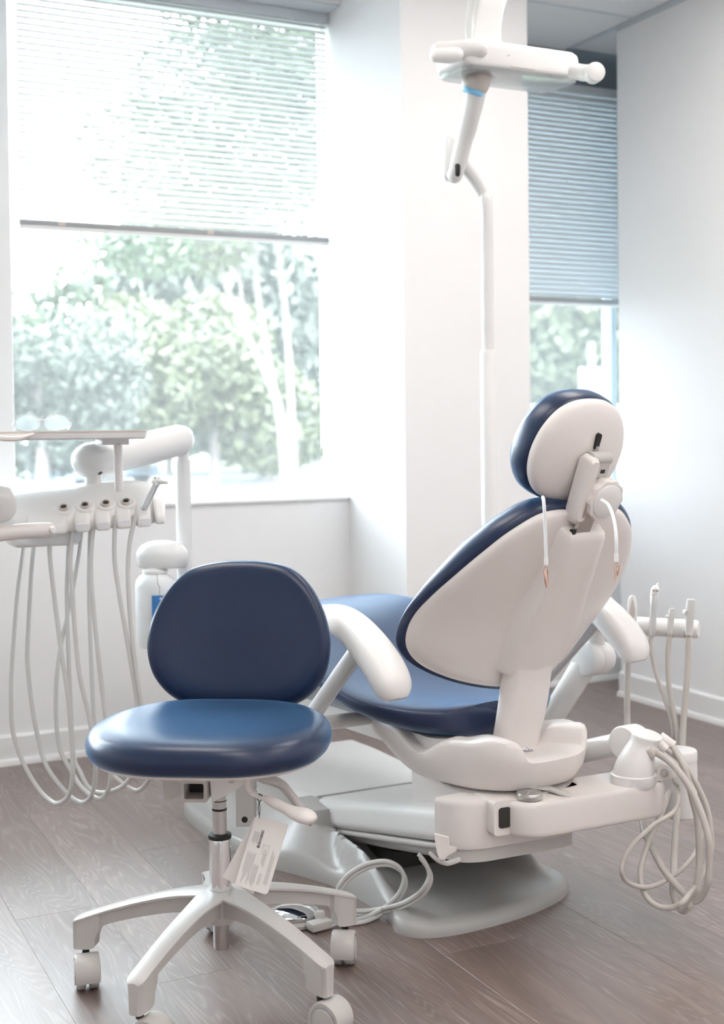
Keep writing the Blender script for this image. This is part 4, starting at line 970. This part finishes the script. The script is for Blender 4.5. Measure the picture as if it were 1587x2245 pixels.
# rising tube, elbow, riser, holder head and bar
q = [al(1168, 1655, 3.22), al(1205, 1580, 3.20), al(1255, 1500, 3.18), al(1284, 1452, 3.17)]
G().tube(q, [.0295, .030, .031, .032], 24).obj('rise_tube', MT['satin'], aa)
ec = al(1296, 1444, 3.155); ed = (CR * .80 + CF * .6).normalized()
G().lathe([(.032, -.032), (.039, -.030), (.041, -.024), (.041, .004), (.0402, .005), (.041, .006), (.041, .040), (.039, .046), (.02, .048)], ec, ed, 34).obj('elbow', MT['satin'], aa, 45)
q = [al(1305, 1425, 3.17), al(1305, 1395, 3.16), al(1303, 1360, 3.13), al(1305, 1335, 3.11)]
G().tube(q, [.0245, .0225, .023, .024], 22, round_end=True).obj('riser', MT['satin'], aa)
G().tube(cat([al(1285, 1345, 3.12), al(1310, 1325, 3.10), al(1336, 1318, 3.08)], 4), [.017, .019, .019, .019, .018, .018, .016, .014, .011], 20, flat=(.85, 1.2), round_end=True).obj('holder_head', MT['satin'], aa, 60)
ba, bb2 = al(1312, 1367, 3.04), al(1532, 1380, 2.945)
bar = G().tube([ba.lerp(bb2, t) for t in (0, .5, .97, 1)], [.0215, .0215, .0215, .018], 26).obj('holder_bar', MT['white'], aa, 50)
ha2 = (bb2 - ba).normalized()
for u, v in ((1387, 1371), (1430, 1374), (1470, 1377), (1510, 1379)):
    c = al(u, v, 3.04 - .095 * (u - 1312) / 220); G().tube([c - ha2 * .0075, c + ha2 * .0075], .0217, 26).obj('holder_slot', MT['taupe'], bar, 50)

# ---- handpieces hanging in the bar, each with its own hose
def hp(name, label, cat_, u, v, d): return thing(name, label, cat_, PD(u, v, d))
def lo(o, u, v, d): return PD(u, v, d) - o.location
Zm = 4.778
def zz(pts): return [(1330 + a / Zm, 1560 + b / Zm) for a, b in pts]
# big suction at the far right
s1 = hp('suction_handpiece', 'large grey suction handpiece at the right end of the holder bar', 'suction handpiece', 1511, 1390, 2.92)
G().tube([lo(s1, *p, 2.915) for p in ((1510, 1392), (1511, 1372), (1512, 1352), (1513, 1335), (1514, 1322), (1514, 1314))], [.0082, .0088, .0098, .0102, .0098, .0088], 18).obj('valve_body', MT['hose'], s1)
G().lathe([(.0058, 0), (.0058, .004), (.004, .005)], lo(s1, 1502, 1342, 2.912), -CR, 14).obj('slide_button', MT['white'], s1)
h = [(1510, 1390), (1508, 1450), (1503, 1520), (1498, 1580), (1496, 1640), (1495, 1700)] + zz([(770, 820), (750, 1000), (730, 1150), (715, 1350), (705, 1550), (705, 1700), (690, 1860), (720, 1990), (790, 2085), (860, 2040), (910, 1930), (940, 1800), (965, 1650), (970, 1500), (965, 1300), (945, 1100), (900, 930), (860, 760), (800, 560), (735, 440), (690, 370)])
loop('hose', h, dtrack(h, [(0, 2.92), (5, 2.90), (12, 2.66), (15, 2.60), (20, 2.62), (24, 2.66), (len(h) - 1, 2.735)]), .0072, MT['hoseb'], s1, s1.location, .0042)
# saliva ejector
s2 = hp('saliva_ejector', 'small grey saliva ejector second from the right on the holder bar', 'suction handpiece', 1470, 1385, 2.92)
G().tube([lo(s2, *p, 2.915) for p in ((1468, 1390), (1469, 1372), (1471, 1355), (1473, 1342), (1473, 1334))], [.0066, .0070, .0078, .0072, .0055], 16).obj('valve_body', MT['hose'], s2)
G().lathe([(.0036, 0), (.0036, .004), (.002, .005)], lo(s2, 1464, 1352, 2.912), -CR, 12).obj('lever', MT['white'], s2)
h = [(1468, 1388), (1464, 1440), (1466, 1500), (1476, 1560), (1483, 1600), (1484, 1650)] + zz([(690, 720), (640, 880), (580, 1050), (520, 1180), (450, 1320), (400, 1480), (360, 1620), (353, 1750), (380, 1870), (440, 1970), (530, 2035), (620, 2056), (710, 2045), (790, 2000), (860, 1920), (930, 1830), (1000, 1700), (1060, 1560), (1100, 1400), (1090, 1250), (1070, 1100), (1040, 980), (990, 860), (930, 740), (860, 620), (780, 520), (680, 440), (600, 380)])
loop('hose', h, dtrack(h, [(0, 2.92), (5, 2.92), (9, 2.72), (15, 2.60), (19, 2.57), (24, 2.66), (len(h) - 1, 2.715)]), .0058, MT['hoseb'], s2, s2.location, .0036)
# syringe
s3 = hp('air_water_syringe', 'metal syringe with two buttons standing tall in the assistant holder bar', 'syringe', 1430, 1385, 2.92)
G().tube([lo(s3, *p, 2.915) for p in ((1429, 1390), (1431, 1360), (1433, 1330), (1435, 1308))], [.0078, .0080, .0084, .0100], 18, round_end=True).obj('syringe_body', MT['alu'], s3)
G().tube([lo(s3, *p, 2.915) for p in ((1435, 1302), (1437, 1292))], [.0102, .0095], 16, round_end=True).obj('syringe_head', MT['satin'], s3)
for k in (0, 1): G().lathe([(.0034, 0), (.0034, .002), (.002, .003)], lo(s3, 1432.5 + 8 * k, 1293 + k, 2.904), -CF, 14).obj('button', MT['steel'], s3)
G().tube([lo(s3, 1440, 1286, 2.92), lo(s3, 1443, 1278, 2.92)], [.004, .002], 10).obj('nozzle', MT['white'], s3)
h = [(1428, 1388), (1426, 1420), (1436, 1470), (1452, 1520), (1468, 1565), (1476, 1605), (1478, 1660)] + zz([(705, 712), (742, 780), (757, 880), (742, 980), (690, 1060), (600, 1120), (500, 1180), (400, 1270), (300, 1360), (220, 1470), (170, 1580), (155, 1680), (190, 1760), (270, 1815), (400, 1840), (520, 1815), (650, 1750), (780, 1660), (880, 1550), (940, 1450), (1000, 1250), (960, 1000), (900, 800), (800, 640), (700, 620)])
loop('hose', h, dtrack(h, [(0, 2.92), (6, 2.93), (7, 2.70), (12, 2.58), (18, 2.56), (25, 2.68), (len(h) - 1, 2.80)]), .0046, MT['hoseb'], s3, s3.location)
# flat suction at the left end
s4 = hp('suction_handpiece', 'flat silver-faced suction handpiece at the left end of the holder bar', 'suction handpiece', 1386, 1380, 2.96)
g = G(); rs = []
for u, v, wd in cat([(1386, 1372, 7), (1386, 1355, 10), (1386, 1335, 11), (1386, 1318, 9.5), (1386, 1309, 7), (1386, 1306, 4)], 3):
    c = lo(s4, u, v, 2.965); w_ = wd * 2.965 / F_PX
    rs.append([c + CR * w_ * math.cos(2 * math.pi * k / 18) - _F0 * .0065 * math.sin(2 * math.pi * k / 18) for k in range(18)])
g.loft(rs); g.obj('valve_body', MT['satin'], s4, 60)
lf = cat([(1386, 1359), (1391, 1350), (1392, 1338), (1389, 1322), (1386, 1315), (1384, 1322), (1381, 1338), (1381, 1350)], 4, True)
g = G(); g.loft([[lo(s4, u, v, d) for u, v in lf] for d in (2.9625, 2.9565)]); g.obj('face_inlay', MT['taupe'], s4, 40)
h = [(1386, 1372), (1382, 1400), (1377, 1440), (1375, 1520), (1375, 1580), (1380, 1680), (1395, 1750)] + zz([(370, 1130), (400, 1280), (470, 1420), (540, 1560), (620, 1690), (720, 1810), (810, 1905), (900, 1985), (980, 1950), (1030, 1870), (1065, 1770), (1075, 1640), (1075, 1480), (1065, 1330), (1030, 1180), (980, 1040), (930, 920), (870, 800), (800, 690), (730, 600), (640, 510), (560, 455), (500, 425)])
loop('hose', h, dtrack(h, [(0, 2.965), (4, 2.98), (7, 2.82), (10, 2.66), (14, 2.60), (17, 2.57), (20, 2.57), (25, 2.62), (len(h) - 1, 2.69)]), .0072, MT['hoseb'], s4, s4.location, .0042)

# ------------------------------------------------------------------ foot control with coiled cable
FO = PZ(645, 2018, 0)
fc = thing('foot_control', 'round chrome foot control on the floor with a coiled white cable', 'foot pedal', FO)
G().lathe([(.058, 0), (.063, .003), (.063, .009), (.058, .013), (.045, .014)], (0, 0, 0), (0, 0, 1), 40).obj('pedal_base', MT['greyp'], fc, 40)
G().lathe([(.050, .013), (.0535, .016), (.0535, .021), (.050, .024), (.030, .030), (.010, .033)], (0, 0, 0), (0, 0, 1), 44).obj('pedal_disc', MT['chrome'], fc, 30)
g = G(); c = PZ(700, 2027, .012) - FO; g.box(c, (.05, .03, .018), .004, 2, Matrix.Rotation(.1, 3, 'Z')); g.obj('cable_block', MT['greyp'], fc)
G().lathe([(.011, .010), (.011, .026), (.008, .030)], PZ(702, 2018, .012) - FO + Vector((0, 0, -.01)), (0, 0, 1), 18).obj('toggle', MT['greyp'], fc)
zf = lambda pts: [(580 + a / 3.9675, 1840 + b / 3.9675) for a, b in pts]
cbl = zf([(560, 720), (640, 690), (720, 700), (850, 685), (960, 640), (1080, 565), (1170, 465), (1212, 355), (1190, 270), (1130, 215), (1040, 190), (920, 205), (820, 245), (720, 315), (650, 400), (628, 480), (655, 560), (740, 610), (850, 622), (960, 612), (1060, 595), (1200, 555), (1330, 480), (1400, 400), (1432, 310), (1405, 220), (1340, 130)])
cd_ = dtrack(cbl, [(0, 2.69), (3, 2.735), (10, 2.72), (15, 2.735), (19, 2.745), (23, 2.66), (len(cbl) - 1, 2.66)])
for k in (0, 1):
    pts = [(u + 4 * k, v + 8 * k) for u, v in cbl]
    dd_ = [d + .004 * k for d in cd_]
    # keep everything on or above the floor
    P_ = []
    for (u, v), d in zip(pts, dd_):
        p = PD(u, v, d)
        if p.z < .0055: p = PZ(u, v, .0055)
        P_.append(p - FO)
    G().tube(cat(P_, 6), .0048, 10).obj('cable', MT['cord'] if False else MT['hose'], fc)

# ------------------------------------------------------------------ bib clips on their cords over the headrest
BC = PD(1255, 1108, 2.50)
bc_ = thing('bib_holder', 'white neck cord with two copper-coloured clips hanging behind the headrest', 'bib holder', BC)
def bl(u, v, d): return PD(u, v, d) - BC
q = [bl(1190, 1090, 2.47), bl(1192, 1100, 2.44), bl(1195, 1150, 2.435), bl(1197, 1223, 2.435)]
G().tube(cat(q, 5), .0034, 10).obj('cord', MT['cord'], bc_)
q = [bl(1318, 1096, 2.425), bl(1334, 1108, 2.41), bl(1346, 1140, 2.385), bl(1351, 1180, 2.365), bl(1351, 1215, 2.365)]
G().tube(cat(q, 5), .0034, 10).obj('cord', MT['cord'], bc_)
for u, v, d, sp in ((1197, 1225, 2.435, 0), (1351, 1217, 2.365, 1)):
    G().tube([bl(u, v - 4, d), bl(u, v + 2, d), bl(u, v + 14, d)], [.0036, .0044, .004], 12).obj('cord_end', MT['white'], bc_)
    g = G(); g.tube([bl(u + a, v + b, d) for a, b in ((-3, 18), (3, 18), (3, 26), (-3, 26))], .0008, 6, cyc=True); g.obj('link', MT['copper'], bc_)
    if sp == 0:
        cl_ = G().tube([bl(u - 3, v + 24, d - .002), bl(u - 2, v + 32, d - .003), bl(u + 0, v + 48, d - .003), bl(u + 2, v + 62, d - .002)], [.0042, .0044, .0036, .0030], 10, flat=(1, .5)).obj('clip', MT['copper'], bc_)
        G().tube([bl(u + 2, v + 26, d + .004), bl(u + 3, v + 42, d + .004), bl(u + 3, v + 60, d + .001)], [.0035, .0032, .0026], 10, flat=(.5, 1)).obj('clip_jaw', MT['copper'], cl_)
    else:
        cl_ = G().tube([bl(u - 3, v + 18, d), bl(u - 1, v + 40, d), bl(u - 2, v + 58, d)], [.0014, .0022, .0016], 8).obj('clip', MT['copper'], bc_)
        G().tube([bl(u + 9, v + 22, d), bl(u + 4, v + 38, d), bl(u - 1, v + 46, d)], [.0016, .0022, .0014], 8).obj('clip_jaw', MT['copper'], cl_)
        G().tube([bl(u - 2, v + 40, d), bl(u + 6, v + 40, d)], .0014, 8).obj('clip_spring', MT['steel'], cl_)
# ------------------------------------------------------------------ outdoors
GZ = -.55
struct(G().bb((-60, 4.6, GZ - .2), (80, 120, GZ)).obj('ground', MT['asphalt'], smooth=False))
lw = G(); lw.bb((-60, 47, GZ), (80, 90, GZ + .06)); struct(lw.obj('ground_lawn', MT['grass'], smooth=False))
lw = G(); lw.bb((-60, 6.2, GZ), (80, 12.8, GZ + .05)); struct(lw.obj('ground_verge', MT['grass'], smooth=False))
def foliage(blobs, n, size, seed):
    rnd = random.Random(seed); V = []; F = []
    tot = sum(b[3] ** 2 for b in blobs)
    for bx_, by_, bz_, br_, sq in blobs:
        k = int(n * br_ ** 2 / tot)
        for _ in range(k):
            while True:
                p = Vector((rnd.uniform(-1, 1), rnd.uniform(-1, 1), rnd.uniform(-1, 1)))
                if .35 < p.length < 1: break
            p *= (p.length ** -.45)
            if p.length > 1.05: p *= 1.05 / p.length
            c = Vector((bx_ + p.x * br_, by_ + p.y * br_, bz_ + p.z * br_ * sq))
            a = Vector((rnd.gauss(0, 1), rnd.gauss(0, 1), rnd.gauss(0, 1))).normalized(); b = a.cross(Vector((rnd.gauss(0, 1), rnd.gauss(0, 1), rnd.gauss(0, 1)))).normalized()
            s_ = size * rnd.uniform(.6, 1.3); o = len(V)
            V += [c - a * s_, c + b * s_ * .45, c + a * s_, c - b * s_ * .45]; F.append((o, o + 1, o + 2, o + 3))
    return V, F
def tree(name, label, base, stems, blobs, n, size, lm, seed, grp=None):
    t = thing(name, label, 'tree', base, 0, grp); B = Vector(base)
    for pts, r0, r1 in stems:
        q = cat([Vector(p) - B for p in pts], 5); m_ = len(q)
        G().tube(q, [lerp(r0, r1, i / (m_ - 1)) for i in range(m_)], 9).obj('trunk', MT['bark'], t)
    g = G(); V, F = foliage([(b[0] - B.x, b[1] - B.y, b[2] - B.z, b[3], b[4] if len(b) > 4 else .8) for b in blobs], n, size, seed)
    g.v = V; g.f = F; me = bpy.data.meshes.new('foliage'); me.from_pydata([tuple(v) for v in V], [], F); o = bpy.data.objects.new('foliage', me); COL.objects.link(o); me.materials.append(lm); o.parent = t; o['kind'] = 'stuff'
    return t
def og(u, d, z=GZ):
    p = PD(u, 945, d); return Vector((p.x, p.y, z))
def oz(u, v, d): return PD(u, v, d)
# slender multi-stem tree in the right half of the wide window
b = og(628, 16)
tree('slender_tree', 'slender multi-stemmed tree with pale bark close outside the wide window', b,
     [([b, oz(622, 950, 16), oz(592, 840, 16), oz(545, 740, 16), oz(505, 650, 16), oz(470, 560, 16), oz(430, 470, 16)], .06, .03),
      ([b + Vector((.05, .1, 0)), oz(618, 960, 16.1), oz(600, 850, 16.1), oz(580, 740, 16.1), oz(562, 620, 16.1), oz(560, 520, 16.1), oz(550, 380, 16)], .055, .03),
      ([b + Vector((.12, 0, 0)), oz(640, 930, 15.9), oz(634, 800, 15.9), oz(625, 680, 15.9), oz(610, 560, 15.9), oz(612, 400, 15.9)], .055, .03),
      ([oz(545, 740, 16), oz(530, 650, 15.8), oz(520, 560, 15.6), oz(505, 470, 15.5)], .03, .018)],
     [(*oz(500, 330, 15.5), 1.2, .7), (*oz(620, 250, 16), 1.3, .75), (*oz(380, 430, 15), .9, .7), (*oz(660, 420, 16.5), .9, .8), (*oz(430, 530, 15), .7, .6), (*oz(300, 550, 14.8), .5, .6), (*oz(560, 80, 16), 1.2, .7)], 14000, .055, MT['leafb'], 3)
# larger shade tree hanging over from the left
b = og(900, 14.5)
tree('shade_tree', 'broad leafy shade tree whose crown fills the blind and upper window, widened with added crowns that block sky light', b,
     [([b, b + Vector((.1, 0, 2.0)), oz(760, 300, 14), oz(560, 120, 13)], .15, .06), ([b + Vector((.05, 0, 1.9)), oz(800, 200, 14), oz(700, 0, 14)], .10, .05)],
     [(*oz(330, 330, 12.5), .75, .7), (*oz(480, 200, 12.5), .9, .7), (*oz(250, 540, 12), .38, .5), (*oz(340, 565, 12), .42, .45), (*oz(600, 330, 13), .9, .7), (*oz(650, 120, 13), .9, .7), (5.2, 10.5, 5.6, 1.9), (7.2, 10.8, 5.4, 2.0), (6.2, 11, 7.6, 2.2), (8.6, 10.6, 7.4, 2.0), (4.2, 10.6, 7.4, 1.6), (7.0, 10.0, 3.9, 1.0), (8.8, 10.6, 4.6, 1.5)], 42000, .062, MT['leafa'], 5)  # larger crowns added to keep sky light off the right wall
# hedge-like trees across the road
for i, (u, v, d, r, lm, lab) in enumerate((
        (80, 850, 23, 1.35, 'leafc', 'rounded pale bush at the left of the far tree line'), (235, 835, 33, 2.4, 'leafc', 'dense grey-green tree left of centre in the far tree line'),
        (365, 790, 48, 4.6, 'leafa', 'tall dark green tree in the middle of the far tree line'), (460, 830, 27, 2.1, 'leafb', 'yellow-green tree behind the slender stems in the far tree line'),
        (590, 760, 40, 4.2, 'leafc', 'pale green tree behind the right end of the wide window'), (735, 760, 64, 5.6, 'leafa', 'green tree at the right edge of the wide window'),
        (1190, 740, 27, 2.3, 'leafb', 'yellow-green tree seen through the narrow window, left side'), (1290, 800, 40, 2.8, 'leafa', 'green tree seen through the narrow window, right side'), (1390, 700, 33, 2.8, 'leafc', 'tall pale tree beyond the narrow window near the right wall'),
        (-150, 800, 25, 2.0, 'leafa', 'green tree far outside, beyond the left edge of the wide window'), (880, 780, 33, 1.9, 'leafc', 'grey-green tree standing outside directly behind the column'), (1060, 770, 32, 1.8, 'leafb', 'yellow-green tree standing outside in line with the light pole'))):
    c = oz(u, v, d); b = Vector((c.x, c.y, GZ))
    rnd = random.Random(40 + i)
    bl_ = [(c.x + rnd.uniform(-.8, .8) * r, c.y + rnd.uniform(-.5, .5) * r, c.z + rnd.uniform(-.55, .6) * r, r * rnd.uniform(.5, .75)) for _ in range(9)]
    bl_ = [(x_, y_, max(z_, GZ + rr_ * .85), rr_) for x_, y_, z_, rr_ in bl_]
    tree('distant_tree', lab, b, [([b, b + Vector((.1, 0, (c.z - GZ) * .5)), c], .16, .07)], bl_, 9000, .062 * r, MT[lm], 60 + i, 'trees across the road')
# cars
def car(name, label, loc, rz, paint):
    c = thing(name, label, 'car', loc, rz)
    # local: x forward length 4.4, y width 1.8
    def sec(x, zb, zt, hw, top): return [(x, -hw, zb), (x, -hw, lerp(zb, zt, .55)), (x, -hw * top, zt), (x, hw * top, zt), (x, hw, lerp(zb, zt, .55)), (x, hw, zb)]
    G().loft([sec(-2.2, .35, .80, .72, .85), sec(-2.1, .25, .95, .84, .9), sec(-1.2, .22, 1.0, .89, .92), sec(.9, .22, .98, .89, .92), sec(1.9, .24, .80, .85, .88), sec(2.2, .35, .62, .70, .85)]).obj('body', MT[paint], c, 35)
    G().loft([sec(-1.75, .92, .96, .80, .9), sec(-1.1, .92, 1.42, .80, .72), sec(.1, .92, 1.46, .80, .72), sec(1.05, .92, .98, .80, .9)]).obj('cabin', MT['carglass'], c, 35)
    G().bb((-1.1, -.56, 1.425), (.15, .56, 1.47), .02, 2).obj('roof', MT[paint], c)
    for x in (-1.35, 1.35):
        for s_ in (-1, 1): G().lathe([(.16, -.10), (.31, -.10), (.33, -.06), (.33, .06), (.31, .10), (.16, .10)], (x, s_ * .80, .33), (0, 1, 0), 22).obj('wheel', MT['tyre'], c)
    for s_ in (-1, 1): G().bb((2.08, s_ * .55 - .16, .55), (2.19, s_ * .55 + .16, .68), .02, 2).obj('headlamp', MT['cord'], c)
    G().bb((2.12, -.35, .40), (2.205, .35, .52), .01, 1).obj('grille', MT['black'], c)
    return c
car('parked_car', 'light blue car parked outside behind the delivery arm', og(200, 40), math.radians(-60), 'carblue')
car('parked_car', 'white car parked outside beyond the narrow window', og(1195, 21), math.radians(-150), 'carwhite').scale = (1.3, 1.3, 1.35)
# sign post beyond the narrow window
sp_ = thing('street_post', 'thin blue-grey post standing outside the narrow window', 'post', og(1297, 15))
G().tube([(0, 0, 0), (0, 0, 2.6)], .045, 12).obj('pole', MT['bluegrey'], sp_)
G().bb((-.17, -.02, 1.75), (.17, .02, 2.3), .01, 1).obj('panel', mat('pale_sign_panel', (.55, .62, .70), .5, var=.02), sp_)
